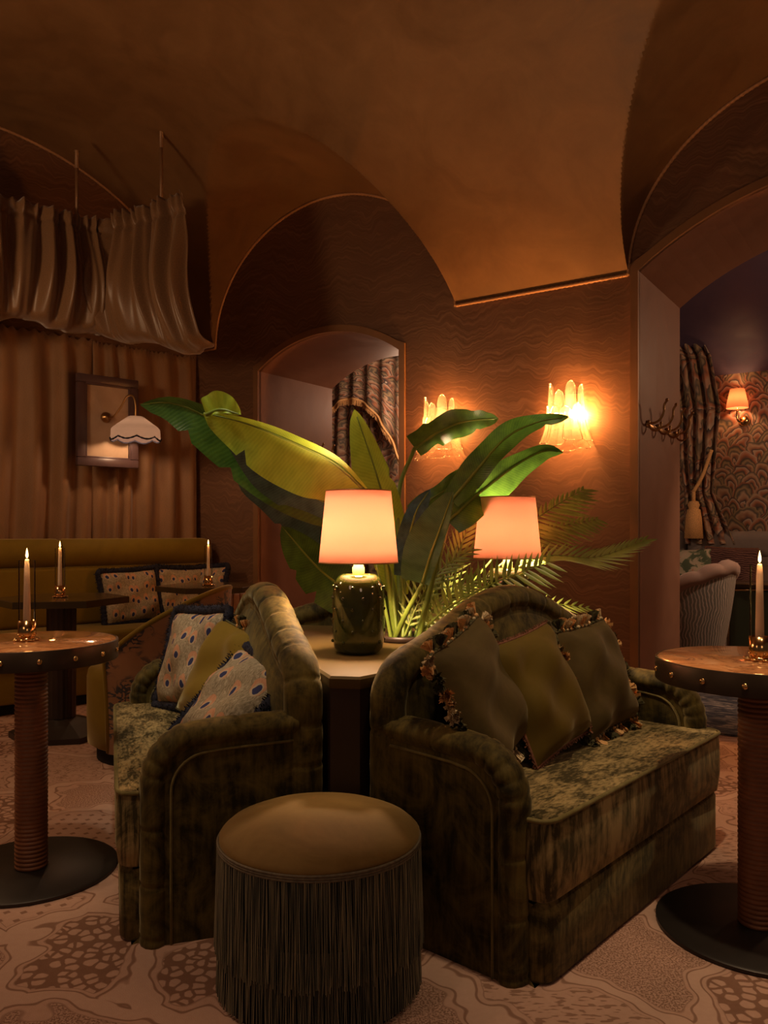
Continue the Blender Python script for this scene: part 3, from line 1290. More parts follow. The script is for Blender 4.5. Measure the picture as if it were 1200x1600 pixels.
def edge_path(w, h, pinch, step):
    """closed perimeter of the cushion with outward normals"""
    out = []
    segs = []
    N = 200
    for k in range(4):
        for i in range(N):
            a = -1 + 2 * i / N
            q = [(a, -1), (1, a), (-a, 1), (-1, -a)][k]
            x = q[0] * w / 2 * (1 - pinch * (1 - q[1] ** 2) * 0.9)
            y = q[1] * h / 2 * (1 - pinch * (1 - q[0] ** 2) * 0.9)
            segs.append(Vector((x, y, 0)))
    acc, last = step, segs[0]
    for i, p in enumerate(segs):
        acc += (p - last).length
        last = p
        if acc >= step:
            acc = 0
            t = segs[(i + 1) % len(segs)] - segs[i - 1]
            out.append((p, Vector((t.y, -t.x, 0)).normalized()))
    return out


def tassel_mesh(seed, mat):
    """little brush tassel: a knot and a fan of yarn ends"""
    rnd = random.Random(seed)
    mb = MB()
    mb.sphere((0, 0.004, 0), 0.006, 6, 4)
    for q in range(44):
        a = rnd.uniform(0, 2 * pi)
        sp = sqrt(rnd.random()) * 0.62
        d = Vector((sin(sp) * cos(a), cos(sp), sin(sp) * sin(a)))
        L = 0.029 * rnd.uniform(.85, 1.05)
        s_ = d.cross(Vector((rnd.uniform(-1, 1), rnd.uniform(-1, 1), rnd.uniform(-1, 1)))).normalized()
        b0 = Vector((0, 0.005, 0))
        mb.add([b0 - s_ * .0012, b0 + s_ * .0012, b0 + d * L + s_ * .0045, b0 + d * L - s_ * .0045], [(0, 1, 2, 3)])
    o = mb.build('tassel', mat)
    me = o.data
    bpy.data.objects.remove(o)
    return me


TAS = [tassel_mesh(i, m) for i, m in enumerate((M_TAS_GOLD, M_TAS_OLIVE, M_TAS_CREAM, M_TAS_OLIVE, M_TAS_GOLD, M_TAS_RUST))]


def make_cushion(name, M, w, h, t, mat, label, trim, seed, group, uvs=1.0, pinch=0.05, only=None):
    e = empty(name, mat=M)
    tag(e, label, 'cushion', group)
    mb = cushion_surface(w, h, t, seed=seed, pinch=pinch)
    mb.uv = {k: (u[0] * uvs + seed * 0.37, u[1] * uvs * h / w + seed * 0.61) for k, u in mb.uv.items()}
    mb.build('cover', mat, e)
    rnd = random.Random(seed + 100)
    if trim == 'fur':
        pth = edge_path(w, h, pinch, 0.006)
        mb = MB()
        pts = [p + nn * 0.010 for p, nn in pth]
        mb.tube(pts, [0.019 + rnd.uniform(-.003, .003) for _ in pts], 9, closed=True)
        # hair tufts over the roll
        for p, nn in pth:
            for q in range(7):
                a = rnd.uniform(-1.9, 1.9)
                d = nn * cos(a) + Vector((0, 0, 1)) * sin(a)
                b0 = p + nn * 0.010 + d * 0.016
                tip = b0 + d * 0.012 + Vector((rnd.uniform(-1, 1), rnd.uniform(-1, 1), rnd.uniform(-1, 1))) * 0.006
                sd = Vector((-nn.y, nn.x, 0)) * 0.0025
                mb.add([b0 - sd, b0 + sd, tip], [(0, 1, 2)])
        mb.build('fur_trim', M_NAVY, e)
    elif trim == 'tassels':
        pth = edge_path(w, h, pinch, 0.026)
        mb = MB()
        mb.tube([p + nn * 0.002 for p, nn in edge_path(w, h, pinch, 0.02)], 0.004, 6, closed=True)
        mb.build('braid', M_TAS_OLIVE, e)
        for i, (p, nn) in enumerate(pth):
            if only and not only(p):
                continue
            me = TAS[(i * 2 + seed) % 5] if rnd.random() < .8 else TAS[rnd.randrange(5)]
            o = bpy.data.objects.new('tassel', me)
            link(o, e)
            tz = rnd.uniform(-.5, .5)
            ydir = (nn + Vector((0, 0, tz))).normalized()
            zdir = Vector((-nn.y, nn.x, 0))
            xdir = ydir.cross(zdir).normalized()
            R = Matrix((xdir, ydir, zdir)).transposed().to_4x4()
            o.matrix_local = Matrix.Translation(p) @ R @ Matrix.Scale(rnd.uniform(1.05, 1.4), 4)
    elif trim == 'short':
        mb = MB()
        pth = edge_path(w, h, pinch, 0.0035)
        for p, nn in pth:
            tip = p + nn * rnd.uniform(.007, .012) + Vector((0, 0, rnd.uniform(-.008, .008)))
            sd = Vector((-nn.y, nn.x, 0)) * 0.0022
            mb.add([p - sd - nn * .003, p + sd - nn * .003, tip + sd, tip - sd], [(0, 1, 2, 3)])
        mb.tube([p for p, nn in edge_path(w, h, pinch, 0.02)], 0.0045, 6, closed=True)
        tag(mb.build('brush_fringe', M_TAS_RUST, e), kind='stuff')
    return e


def seat_pose(sofa_i, x, y, z, lean, yaw=0.0, roll=0.0):
    """cushion standing on the seat: local +z is its face (towards sofa front), +y its top"""
    base = SM[sofa_i] @ Matrix.Translation((x, y, z))
    R = Matrix.Rotation(radians(yaw), 4, 'Z') @ Matrix.Rotation(radians(90 - lean), 4, 'X') @ Matrix.Rotation(radians(roll), 4, 'Z')
    return base @ R


CG = 'cushions on the right-facing sofa'
make_cushion('tasselled_cushion', seat_pose(0, -0.41, -0.245, 0.640, 21, 10, 12), 0.38, 0.38, 0.12, M_TAUPE,
             'olive brown velvet cushion with tassels leaning over the near arm of the right-facing sofa', 'tassels', 1, CG)
make_cushion('fringed_cushion', seat_pose(0, -0.12, -0.265, 0.615, 22, 0, 7), 0.37, 0.37, 0.12, M_OCHRE,
             'dark ochre velvet cushion in the middle of the right-facing sofa', 'short', 2, CG)
make_cushion('tasselled_cushion', seat_pose(0, 0.255, -0.265, 0.610, 20, 0, 3), 0.36, 0.36, 0.12, M_TAUPE,
             'brown velvet cushion with tassels by the far arm of the right-facing sofa', 'tassels', 3, CG)
CG = 'cushions on the sofa facing the banquette'
make_cushion('peacock_cushion', seat_pose(1, -0.31, -0.285, 0.618, 16, 24, 4), 0.37, 0.37, 0.11, M_PEACOCK,
             'peacock feather cushion with navy fur trim, at the far end behind the mustard cushion', 'fur', 4, CG, 0.95)
make_cushion('tasselled_cushion', seat_pose(1, 0.0, -0.215, 0.605, 27, 20, -6), 0.37, 0.36, 0.11, M_MUSTARD,
             'mustard velvet cushion between two peacock cushions', 'tassels', 5, CG, only=lambda p: p.y > 0.14 and p.x > -0.06)
make_cushion('peacock_cushion', seat_pose(1, 0.29, -0.215, 0.565, 42, 22, -8), 0.34, 0.34, 0.11, M_PEACOCK,
             'peacock feather cushion with navy fur trim, lying against the near arm of its sofa', 'fur', 6, CG, 0.78)

# ------------------------------------------------------------------ fringed stool
t = empty('fringed_stool', (-0.158, 1.985, 0))
tag(t, 'round stool with bronze velvet top and long olive fringe', 'stool')
mb = MB()
mb.lathe([(0.236, 0.0), (0.240, 0.02), (0.240, 0.34), (0.236, 0.36)], 48)
mb.build('drum', M_BLACK, t)
mb = MB()
mb.lathe([(0.238, 0.352), (0.2455, 0.360), (0.2455, 0.368), (0.240, 0.375), (0.225, 0.388), (0.19, 0.402), (0.14, 0.412), (0.08, 0.418), (0.0, 0.420)], 56,
         rfun=lambda r, z, a: r * (1 + 0.004 * sin(3 * a + 1) + 0.003 * sin(7 * a)))
mb.build('cushion', M_STOOLTOP, t)
mb = MB()
for z in (0.348, 0.3535, 0.359):
    mb.tube([(0.2465 * cos(2 * pi * i / 72), 0.2465 * sin(2 * pi * i / 72), z) for i in range(72)], 0.0034, 6, closed=True)
mb.build('braid', M_GIMP, t)
rnd = random.Random(3)
for tier, (z0, z1, r0, r1, cnt) in enumerate(((0.350, 0.112, 0.2470, 0.2525, 620), (0.19, 0.006, 0.2425, 0.2475, 520))):
    mb = MB()
    for k in range(cnt):
        a = 2 * pi * (k + rnd.uniform(-.45, .45)) / cnt
        w = rnd.uniform(0.0009, 0.0017)
        da = rnd.uniform(-.012, .012)
        wob = rnd.uniform(-.0025, .0025)
        zb = z1 + rnd.uniform(-.012, .012) if tier == 0 else z1 + rnd.uniform(0, .01)
        pts = []
        for q in range(4):
            f = q / 3
            aa = a + da * f * f + 0.006 * sin(f * 5 + k)
            rr = r0 + (r1 - r0) * f + wob * f + 0.0012 * sin(k * 1.7)
            pts.append((rr * cos(aa), rr * sin(aa), z0 + (zb - z0) * f))
        mb.tube(pts, w, 3, caps=False)
    tag(mb.build('fringe', M_FRINGE, t), kind='stuff')


# ------------------------------------------------------------------ candles in glass cylinders
def make_candle(loc, label, cheight=0.205, light=0.9, k=1.0):
    t = empty('candle_holder', loc)
    tag(t, label, 'candle holder', 'candles in glass cylinders')
    mb = MB()
    mb.lathe([(0.0, 0.014), (0.026, 0.014), (0.0275, 0.018), (0.0275, 0.066), (0.0262, 0.066), (0.0262, 0.022), (0.0, 0.022)], 28)
    cup = mb.build('cup', M_BRASS, t)
    mb = MB()
    for j in range(8):
        a = 2 * pi * j / 8
        M = Matrix.Rotation(a, 4, 'Z')
        mb2 = MB()
        mb2.sphere((0.033, 0, 0.005), 0.010, 8, 5, (1.2, 0.95, 0.42))
        mb2.sphere((0.0285, 0, 0.020), 0.0038, 6, 4)
        mb2.xform(M)
        mb.add(mb2.v, mb2.f)
    mb.lathe([(0.0, 0.0005), (0.03, 0.0005), (0.03, 0.006), (0.024, 0.012), (0.016, 0.016), (0.0, 0.016)], 24)
    mb.build('petal_foot', M_BRASS, t)
    mb = MB()
    H = 0.066 + cheight
    mb.lathe([(0.0255, 0.05), (0.0255, H - 0.004), (0.0262, H - 0.001), (0.0262, H), (0.0246, H), (0.0243, H - 0.003), (0.0243, 0.05)], 32)
    mb.build('glass_cylinder', M_GLASS, t)
    mb = MB()
    zt = H + 0.004
    mb.lathe([(0.0, 0.022), (0.0118, 0.022), (0.0112, 0.09), (0.0085, zt - 0.03), (0.0066, zt - 0.004), (0.0045, zt), (0.0, zt - 0.002)], 18)
    cnd = mb.build('candle', M_WAX, t)
    mb = MB()
    mb.tube([(0, 0, zt - 0.003), (0.0005, 0, zt + 0.008)], 0.0008, 5)
    mb.build('wick', M_BLACK, cnd)
    mb = MB()
    mb.lathe([(0.0, zt + 0.002), (0.0032, zt + 0.007), (0.0042, zt + 0.012), (0.0034, zt + 0.020), (0.0016, zt + 0.030), (0.0, zt + 0.037)], 12)
    mb.build('flame', M_FLAME, cnd)
    l = lamp('candle_light', 'POINT', (0, 0, zt + 0.022), light, AMBER, 0.016)
    l.parent = t
    return t


# ------------------------------------------------------------------ round cocktail tables
def make_round_table(loc, label, rz=0.0):
    t = empty('cocktail_table', loc, rz)
    tag(t, label, 'table', 'round marble cocktail tables')
    mb = MB()
    mb.lathe([(0.0, 0.730), (0.262, 0.730), (0.262, 0.748), (0.258, 0.7505), (0.0, 0.7505)], 72)
    mb.build('marble_top', M_MARBLE, t, angle=40)
    mb = MB()
    mb.lathe([(0.20, 0.688), (0.268, 0.688), (0.270, 0.690), (0.270, 0.747), (0.268, 0.7495), (0.263, 0.7495), (0.262, 0.740)], 72)
    band = mb.build('rim_band', M_BRONZE, t, angle=40)
    mb = MB()
    mb.lathe([(0.0, 0.7), (0.21, 0.7)], 48)
    mb.build('underside', M_BASEPLATE, t)
    proto = None
    for j in range(16):
        a = 2 * pi * j / 16
        if proto is None:
            mb = MB()
            mb.sphere((0, 0, 0), 0.0085, 10, 6, (0.65, 1, 1))
            r = mb.build('rivet', M_BRASS, band)
            proto = r.data
        else:
            r = bpy.data.objects.new('rivet', proto)
            link(r, band)
        r.location = (0.271 * cos(a), 0.271 * sin(a), 0.718)
        r.rotation_euler = (0, 0, a)
    mb = MB()
    prof = []
    z = 0.016
    while z < 0.686:
        p = 0.0135
        for k in range(6):
            prof.append((0.0465 + 0.0045 * abs(sin(pi * k / 6)) ** 0.7, z + p * k / 6))
        z += p
    prof.append((0.0465, 0.69))
    mb.lathe(prof, 32)
    mb.build('cord_wrapped_column', M_LEATHER, t)
    mb = MB()
    mb.lathe([(0.262, 0.0), (0.268, 0.003), (0.268, 0.011), (0.262, 0.015), (0.0, 0.0165)], 72)
    mb.build('base_plate', M_BASEPLATE, t, angle=40)
    return t


LT = (-1.148, 2.625, 0)
RT = (1.037, 2.240, 0)
make_round_table(LT, 'round marble cocktail table at the left edge, beside the sofa with peacock cushions', 0.1)
make_round_table(RT, 'round marble cocktail table at the right edge, in front of the wide archway', 0.25)
make_candle((LT[0] - 0.012, LT[1] - 0.005, 0.7505), 'burning white candle in a brass cup on the left round marble table', 0.195)
make_candle((RT[0] - 0.005, RT[1] - 0.025, 0.7505), 'burning candle in a glass cylinder on the right round marble table', 0.195)


# ------------------------------------------------------------------ hexagonal tables by the banquette
def make_hex_table(loc, label, rz):
    t = empty('hexagonal_table', loc, rz)
    tag(t, label, 'table', 'dark hexagonal tables by the banquette')

    def hexa(r):
        return [(r * cos(pi / 3 * i), r * sin(pi / 3 * i)) for i in range(6)]
    mb = MB()
    mb.poly_prism(hexa(0.355), [(0.0, 0.715), (0.0, 0.748), (0.004, 0.751)])
    mb.build('table_top', M_HEXTOP, t, smooth=False)
    mb = MB()

    def flute(r, z, a):
        return r * (1 + 0.035 * sin(18 * a)) if z > 0.10 else r
    mb.lathe([(0.075, 0.10), (0.075, 0.70), (0.10, 0.715)], 108, rfun=flute)
    mb.build('fluted_column', M_DARKWOOD, t)
    mb = MB()
    mb.poly_prism(hexa(0.27), [(0.0, 0.0), (0.0, 0.03), (0.10, 0.075), (0.17, 0.10)])
    mb.build('plinth', M_DARKWOOD, t, smooth=False)
    return t


T2 = (-1.76, 4.40, 0)
T3 = (-1.17, 5.42, 0)
make_hex_table(T2, 'dark hexagonal table in front of the yellow banquette, behind the round marble table', 0.2)
make_hex_table(T3, 'dark hexagonal table in the corner beside the small arched opening', 0.3)
make_candle((T2[0] + 0.0, T2[1] - 0.02, 0.751), 'burning candle on the hexagonal table by the banquette', 0.20)
make_candle((T3[0], T3[1] - 0.05, 0.751), 'burning candle on the corner table beside the small archway', 0.20)

# ------------------------------------------------------------------ plants on the island
def leaf_mesh(mid, wl, wr, side, nrm, fold=0.25, curl=0.0, tears=(), n=26, m=8, seed=0, wave=0.006, base=0.12, tipw=0.0):
    """mid: midrib points; wl / wr: half widths in metres; side: across direction; nrm: up direction of the blade"""
    rnd = random.Random(seed)
    P = resample(catmull(mid, 10), 1e9)
    C = catmull(mid, 10)
    L = sum((b - a).length for a, b in zip(C[:-1], C[1:]))
    C = resample(C, L / n * 0.9999)[:n + 1]
    while len(C) < n + 1:
        C.append(C[-1])
    mb = MB()
    vs, uvs, fs = [], [], []
    side = Vector(side).normalized()
    nrm = Vector(nrm).normalized()
    ph = rnd.uniform(0, 6)
    for i in range(n + 1):
        f = i / n
        T = (C[min(i + 1, n)] - C[max(i - 1, 0)])
        T = T.normalized() if T.length > 1e-9 else Vector((0, 0, 1))
        S = (side - T * side.dot(T)).normalized()
        Nn = T.cross(S)
        if Nn.dot(nrm) < 0:
            Nn = -Nn
        prof = (sin(pi * min(1, (f * (1 - base) + base)) ** 0.85) ** 0.62) if f < 0.999 else tipw
        prof = max(prof, 0.02)
        for j in range(-m, m + 1):
            a = abs(j) / m
            w = (wl if j < 0 else wr) * prof
            # tears: the outer margin is nicked
            for (tf, sgn, dep) in tears:
                if sgn * j > 0:
                    k = max(0, 1 - abs(f - tf) / 0.028)
                    w *= 1 - dep * k * a
            off = S * (j / m * w * cos(fold * a)) + Nn * (abs(j) / m * w * sin(fold) + curl * w * a * a)
            off += Nn * (wave * a * sin(f * 17 + ph + (2 if j < 0 else 0)))
            vs.append(C[i] + off)
            uvs.append((f, j / m))
    k = 2 * m + 1
    for i in range(n):
        for j in range(2 * m):
            fs.append((i * k + j, i * k + j + 1, (i + 1) * k + j + 1, (i + 1) * k + j))
    mb.add(vs, fs, uvs)
    return mb, C


POT = Vector((0.075, 3.05, ZT))
plant = empty('paddle_leaf_plant', POT)
tag(plant, 'tall paddle leaf plant rising between the two green table lamps', 'plant')


def loc(p):
    return Vector(p) - POT


def add_leaf(mids, wl, wr, side, nrm, mat, stem=None, **kw):
    mid = [px(*q) for q in mids]
    mb, C = leaf_mesh([loc(p) for p in mid], wl, wr, side, nrm, **kw)
    lf = mb.build('leaf', mat, plant)
    mb = MB()
    n = len(C)
    mb.tube([c for c in C[:-1]], [0.007 * (1 - 0.85 * i / n) + 0.0008 for i in range(n - 1)], 6)
    mb.build('midrib', M_STEM, lf)
    if stem:
        mb = MB()
        pts = catmull([loc(px(*q)) for q in stem], 8)
        mb.tube(pts, [0.012 - 0.004 * i / len(pts) for i in range(len(pts))], 8)
        mb.build('stem', M_STEM, plant)


UP = (0, 0, 1)
ROOT = (632, 1000, 3.02)
# long leaf reaching left, pale underside in its lamplit colour hanging from its midrib
add_leaf([(570, 766, 2.98), (520, 722, 2.93), (450, 688, 2.88), (385, 662, 2.84), (318, 645, 2.82)], 0.165, 0.03, (0.35, -0.25, 1.0), (0.2, -1, 0.1), M_LEAFLIT,
         [(618, 1004, 3.05), (606, 900, 3.04), (590, 810, 3.0), (570, 766, 2.98)], fold=0.12, curl=0.1, seed=1, tears=((0.72, -1, .5),), base=0.05)
# folded flap near its tip
add_leaf([(322, 648, 2.81), (345, 640, 2.79), (376, 648, 2.78)], 0.015, 0.065, (0.1, 0.1, 1), (0, -1, 0.3), M_LEAFLIT, seed=21, base=0.2)
# darker leaf behind it, tip far left
add_leaf([(560, 800, 3.12), (480, 755, 3.08), (400, 700, 3.04), (330, 655, 3.0), (270, 630, 2.98), (219, 632, 2.97)], 0.15, 0.05, (0.55, -0.1, 1.0), (0.1, -1, 0.35), M_LEAF,
         [(622, 1003, 3.1), (610, 900, 3.12), (560, 800, 3.12)], fold=0.2, curl=0.12, seed=2, tears=((0.55, -1, .35), (0.78, -1, .45)), base=0.08)
# leaf between them, its blue grey sheen put into the colour
add_leaf([(545, 800, 3.06), (470, 765, 3.0), (400, 715, 2.95), (352, 672, 2.92)], 0.11, 0.06, (0.5, -0.6, 0.8), (-0.2, -0.6, 0.9), M_LEAFDARK,
         None, fold=0.1, seed=3, base=0.1)
# dark drooping leaf to the left
add_leaf([(580, 860, 3.22), (505, 812, 3.2), (440, 775, 3.16), (372, 752, 3.12)], 0.135, 0.06, (0.3, -0.5, 0.9), (-0.2, -0.7, 0.6), M_LEAFDARK,
         None, fold=0.15, seed=4, tears=((0.6, -1, .3),), base=0.1)
# low green leaf at the left of the lamp
add_leaf([(600, 960, 3.2), (545, 925, 3.16), (495, 885, 3.12), (440, 822, 3.1)], 0.115, 0.10, (0.8, -0.3, 0.7), (-0.4, -0.8, 0.5), M_LEAF,
         None, fold=0.15, seed=5, tears=((0.5, -1, .35), (0.7, -1, .3)), base=0.1)
# upright olive leaf behind the near lamp
add_leaf([(628, 930, 3.22), (612, 830, 3.22), (588, 740, 3.2), (554, 640, 3.18)], 0.115, 0.065, (1, 0.2, 0.15), (0.2, -1, 0.1), M_LEAFLIT,
         [(640, 1000, 3.12), (634, 960, 3.2), (628, 930, 3.22)], fold=0.15, curl=-0.1, seed=6, tears=((0.62, 1, .25),), base=0.05)
# leaf in front of the left wall sconce
add_leaf([(648, 700, 3.3), (690, 672, 3.28), (730, 658, 3.25), (779, 654, 3.2)], 0.075, 0.085, (0.2, -0.75, 0.75), (-0.2, -0.8, 0.6), M_LEAF,
         [(630, 1002, 3.1), (622, 860, 3.2), (624, 765, 3.26), (648, 700, 3.3)], fold=0.1, seed=7, tears=((0.75, 1, .35), (0.72, -1, .3), (0.9, 1, .3)), base=0.22)
# narrow dark leaf reaching right in front of the right sconce
add_leaf([(706, 782, 3.0), (745, 735, 2.97), (790, 685, 2.94), (840, 660, 2.92), (888, 652, 2.9)], 0.060, 0.062, (0.5, -0.5, -0.7), (-0.5, -0.6, 0.6), M_LEAF,
         [(652, 1004, 3.0), (672, 920, 3.0), (690, 850, 3.0), (706, 782, 3.0)], fold=0.2, seed=8, tears=((0.85, 1, .4),), base=0.18)
# bright wide leaf lit by the far lamp
add_leaf([(700, 815, 3.2), (750, 770, 3.2), (810, 725, 3.17), (850, 705, 3.14), (880, 708, 3.12)], 0.06, 0.095, (0.4, -0.5, -0.8), (-0.3, -0.7, 0.5), M_LEAF,
         [(660, 1003, 3.1), (676, 920, 3.16), (700, 815, 3.2)], fold=0.12, seed=9, base=0.2)
# the sheath leaf behind them
add_leaf([(640, 800, 3.3), (690, 770, 3.28), (735, 735, 3.25), (775, 700, 3.22)], 0.05, 0.05, (0.3, -0.6, -0.7), (-0.3, -0.8, 0.4), M_LEAF,
         None, fold=0.1, seed=10, base=0.15)
# wide grey green leaf in the middle
add_leaf([(660, 912, 2.93), (672, 870, 2.93), (690, 820, 2.94), (708, 768, 2.95)], 0.105, 0.03, (1, 0.1, 0.25), (-0.1, -1, 0.15), M_LEAFGREY,
         [(614, 1006, 2.98), (634, 960, 2.95), (660, 912, 2.93)], fold=0.12, curl=0.08, seed=11, base=0.18)
# dark leaf behind it
add_leaf([(632, 900, 3.12), (638, 850, 3.12), (650, 800, 3.12), (672, 765, 3.14)], 0.05, 0.06, (1, 0.1, 0.1), (-0.1, -1, 0.1), M_LEAFDARK,
         [(628, 1004, 3.05), (630, 950, 3.1), (632, 900, 3.12)], fold=0.1, seed=12, base=0.2)
# small drooping leaf tip
add_leaf([(655, 860, 3.02), (640, 885, 3.0), (634, 908, 2.98)], 0.03, 0.03, (1, 0.1, 0), (-0.1, -1, 0.1), M_LEAFGREY, None, seed=13, base=0.3)
for q in range(6):
    x0 = 612 + 9 * q
    mb = MB()
    pts = catmull([loc(px(x0, 1004, 3.0)), loc(px(x0 + 6 * (q - 2), 940, 3.02 + .02 * q)), loc(px(x0 + 12 * (q - 2), 880 + 10 * (q % 3), 3.05))], 6)
    mb.tube(pts, [0.008 - 0.004 * i / len(pts) for i in range(len(pts))], 6)
    mb.build('stem', M_STEM, plant)
mb = MB()
mb.lathe([(0.10, 0.001), (0.105, 0.006), (0.105, 0.022), (0.100, 0.023), (0.098, 0.018), (0.0, 0.018)], 32)
pl_ = mb.build('planter', M_ISLAND, plant)

# palm
PALM = Vector((0.22, 3.16, ZT))
palm = empty('potted_palm', PALM)
tag(palm, 'feathery palm with fronds spreading around the far table lamp', 'plant')


def leaflet(mb, b, d, L, w, droop, nrm):
    d = d.normalized()
    s = d.cross(nrm).normalized()
    pts = []
    for i, (f, ww) in enumerate(((0, .35), (0.25, 1), (0.6, .8), (1, 0.03))):
        c = b + d * (L * f) + Vector((0, 0, -droop * L * f * f))
        pts += [c - s * w * ww, c + nrm * w * 0.35 * ww, c + s * w * ww]
    fs = []
    for i in range(3):
        fs += [(i * 3, i * 3 + 1, i * 3 + 4, i * 3 + 3), (i * 3 + 1, i * 3 + 2, i * 3 + 5, i * 3 + 4)]
    mb.add(pts, fs)


def add_frond(path, nrm, Lmax, count=22, ang=52, sides=(1, 1), droop=0.12, w=0.0075, seed=0, f0=0.22, lift=(0, 0, 0), fall=0.45):
    rnd = random.Random(seed)
    P = catmull([Vector(px(*q)) - PALM for q in path], 12)
    tot = sum((b - a).length for a, b in zip(P[:-1], P[1:]))
    P = resample(P, tot / 60)
    n = len(P)
    mb = MB()
    mb.tube(P, [0.0045 * (1 - .8 * i / n) + .0006 for i in range(n)], 6)
    fr = mb.build('frond', M_STEM, palm)
    nrm = Vector(nrm).normalized()
    for k in range(count):
        f = f0 + (1 - f0) * k / (count - 1) * 0.985
        i = min(n - 2, int(f * (n - 1)))
        T = (P[i + 1] - P[max(i - 1, 0)]).normalized()
        S = T.cross(nrm).normalized()
        g = (f - f0) / (1 - f0)
        L = Lmax * (0.45 + 0.55 * sin(pi * (0.15 + 0.75 * g))) * (1 - 0.35 * g ** 3)
        a = radians(ang * (1 - fall * g))
        for si, sg in enumerate((-1, 1)):
            if not sides[si]:
                continue
            d = T * cos(a + rnd.uniform(-.06, .06)) + S * sg * sin(a) + nrm * 0.22 + Vector(lift)
            mb = MB()
            leaflet(mb, P[i], d, L * rnd.uniform(.9, 1.08) * sides[si], w, droop, nrm)
            mb.build('leaflet', M_PALM, fr)


# front frond sweeping over the far lamp's foot
add_frond([(655, 990, 3.02), (700, 950, 2.98), (770, 912, 2.94), (858, 878, 2.92)], (0.0, -1, 0.25), 0.205, 22, 80, (0.5, 1), -0.05, 0.0075, 1, f0=0.1, fall=0.35)
# frond to the right
add_frond([(735, 935, 3.15), (840, 872, 3.22), (930, 871, 3.26), (1003, 846, 3.28)], (0.1, -0.75, 0.65), 0.16, 24, 38, (0.6, 1), 0.0, 0.0068, 2, f0=0.32)
# upper right fronds behind the lamp
add_frond([(720, 930, 3.3), (800, 840, 3.36), (850, 802, 3.38), (912, 764, 3.4)], (0.0, -1, 0.1), 0.18, 20, 62, (0.3, 1), 0.0, 0.0075, 3, f0=0.42)
add_frond([(725, 935, 3.32), (820, 850, 3.38), (880, 822, 3.4), (930, 812, 3.42)], (0.0, -1, 0.1), 0.15, 17, 58, (0.3, 1), 0.0, 0.0068, 4, f0=0.45)
# dark fronds between the lamps
add_frond([(690, 970, 3.2), (705, 900, 3.26), (725, 840, 3.3), (752, 782, 3.32)], (0.3, -1, 0.2), 0.13, 17, 48, (1, 0.7), 0.05, 0.007, 5, f0=0.2)
add_frond([(640, 1000, 3.05), (668, 965, 3.06), (700, 930, 3.08), (745, 905, 3.12)], (-0.2, -1, 0.3), 0.13, 15, 60, (1, 1), 0.0, 0.005, 6, f0=0.12)
add_frond([(628, 1005, 3.0), (655, 940, 3.04), (690, 890, 3.1), (735, 860, 3.14)], (-0.2, -1, 0.4), 0.12, 15, 55, (1, 1), 0.08, 0.005, 7, f0=0.15)
# low frond beyond the sofa back
add_frond([(800, 960, 3.3), (845, 945, 3.36), (880, 945, 3.4), (915, 950, 3.44)], (0.1, -0.8, 0.6), 0.10, 10, 45, (0.6, 1), 0.0, 0.005, 8, f0=0.1)
mb = MB()
mb.lathe([(0.07, 0.001), (0.08, 0.006), (0.08, 0.03), (0.075, 0.031), (0.073, 0.024), (0.0, 0.024)], 28)
mb.build('planter', M_ISLAND, palm)
for q, (x, z, Y) in enumerate(((735, 935, 3.15), (720, 930, 3.3), (725, 935, 3.32), (690, 970, 3.2), (800, 960, 3.3))):
    mb = MB()
    e = px(x, z, Y) - PALM
    mb.tube(catmull([(0.01 * (q - 2), 0, 0.02), (e.x * .4, e.y * .4, e.z * .55 + .02), tuple(e)], 6), 0.0045, 6)
    mb.build('stalk', M_STEM, palm)

# ------------------------------------------------------------------ curtains on the left wall
def fold_fn(seed, n=26, span=3.0, wid=(0.06, 0.16)):
    rnd = random.Random(seed)
    xs = [0.0]
    while xs[-1] < span:
        xs.append(xs[-1] + rnd.uniform(wid[0], wid[1]))
    amp = [rnd.uniform(0.35, 1.0) for _ in xs]

    def f(x):
        for i in range(len(xs) - 1):
            if xs[i] <= x < xs[i + 1]:
                k = (x - xs[i]) / (xs[i + 1] - xs[i])
                return amp[i] * (0.5 - 0.5 * cos(2 * pi * k))
        return 0
    return f


def hang_curtain(name, s0, s1, z0, z1, e0, depth, mat, label, seed, group=None, top_ruffle=True, frame=P_C, uvs=1.0):
    fn = fold_fn(seed, span=abs(s1 - s0) + 0.1, wid=(0.09, 0.24))
    nu = int(abs(s1 - s0) / 0.012)
    mb = MB()

    def f(u, v):
        s = s0 + (s1 - s0) * u
        d = fn(abs(s1 - s0) * u + 0.02 * sin(v * 4 + seed)) * depth * (0.55 + 0.45 * (1 - v)) + 0.006 * sin(v * 7 + u * 20)
        z = z0 + (z1 - z0) * v
        if top_ruffle and v > 0.965:
            z += 0.012 * sin(u * 160)
            d *= 0.8
        return frame(s, e0 + d, z)
    mb.grid(f, nu, 30, uvfn=lambda u, v: (u * abs(s1 - s0) * uvs, v * (z1 - z0) * uvs))
    o = mb.build(name, mat)
    sol = o.modifiers.new('thickness', 'SOLIDIFY')
    sol.thickness = 0.004
    tag(o, label, 'curtain', group)
    return o


CG = 'brown curtains behind the banquette'
hang_curtain('wall_curtain', 0.845, 2.6, 0.45, 2.50, 0.01, 0.13, M_CURTAIN, 'brown gathered curtain covering the left wall, left of the framed panel', 11, CG)
hang_curtain('wall_curtain', 0.02, 0.86, 0.45, 2.49, 0.01, 0.11, M_CURTAIN, 'brown gathered curtain hanging in the corner, right of the framed panel', 12, CG)


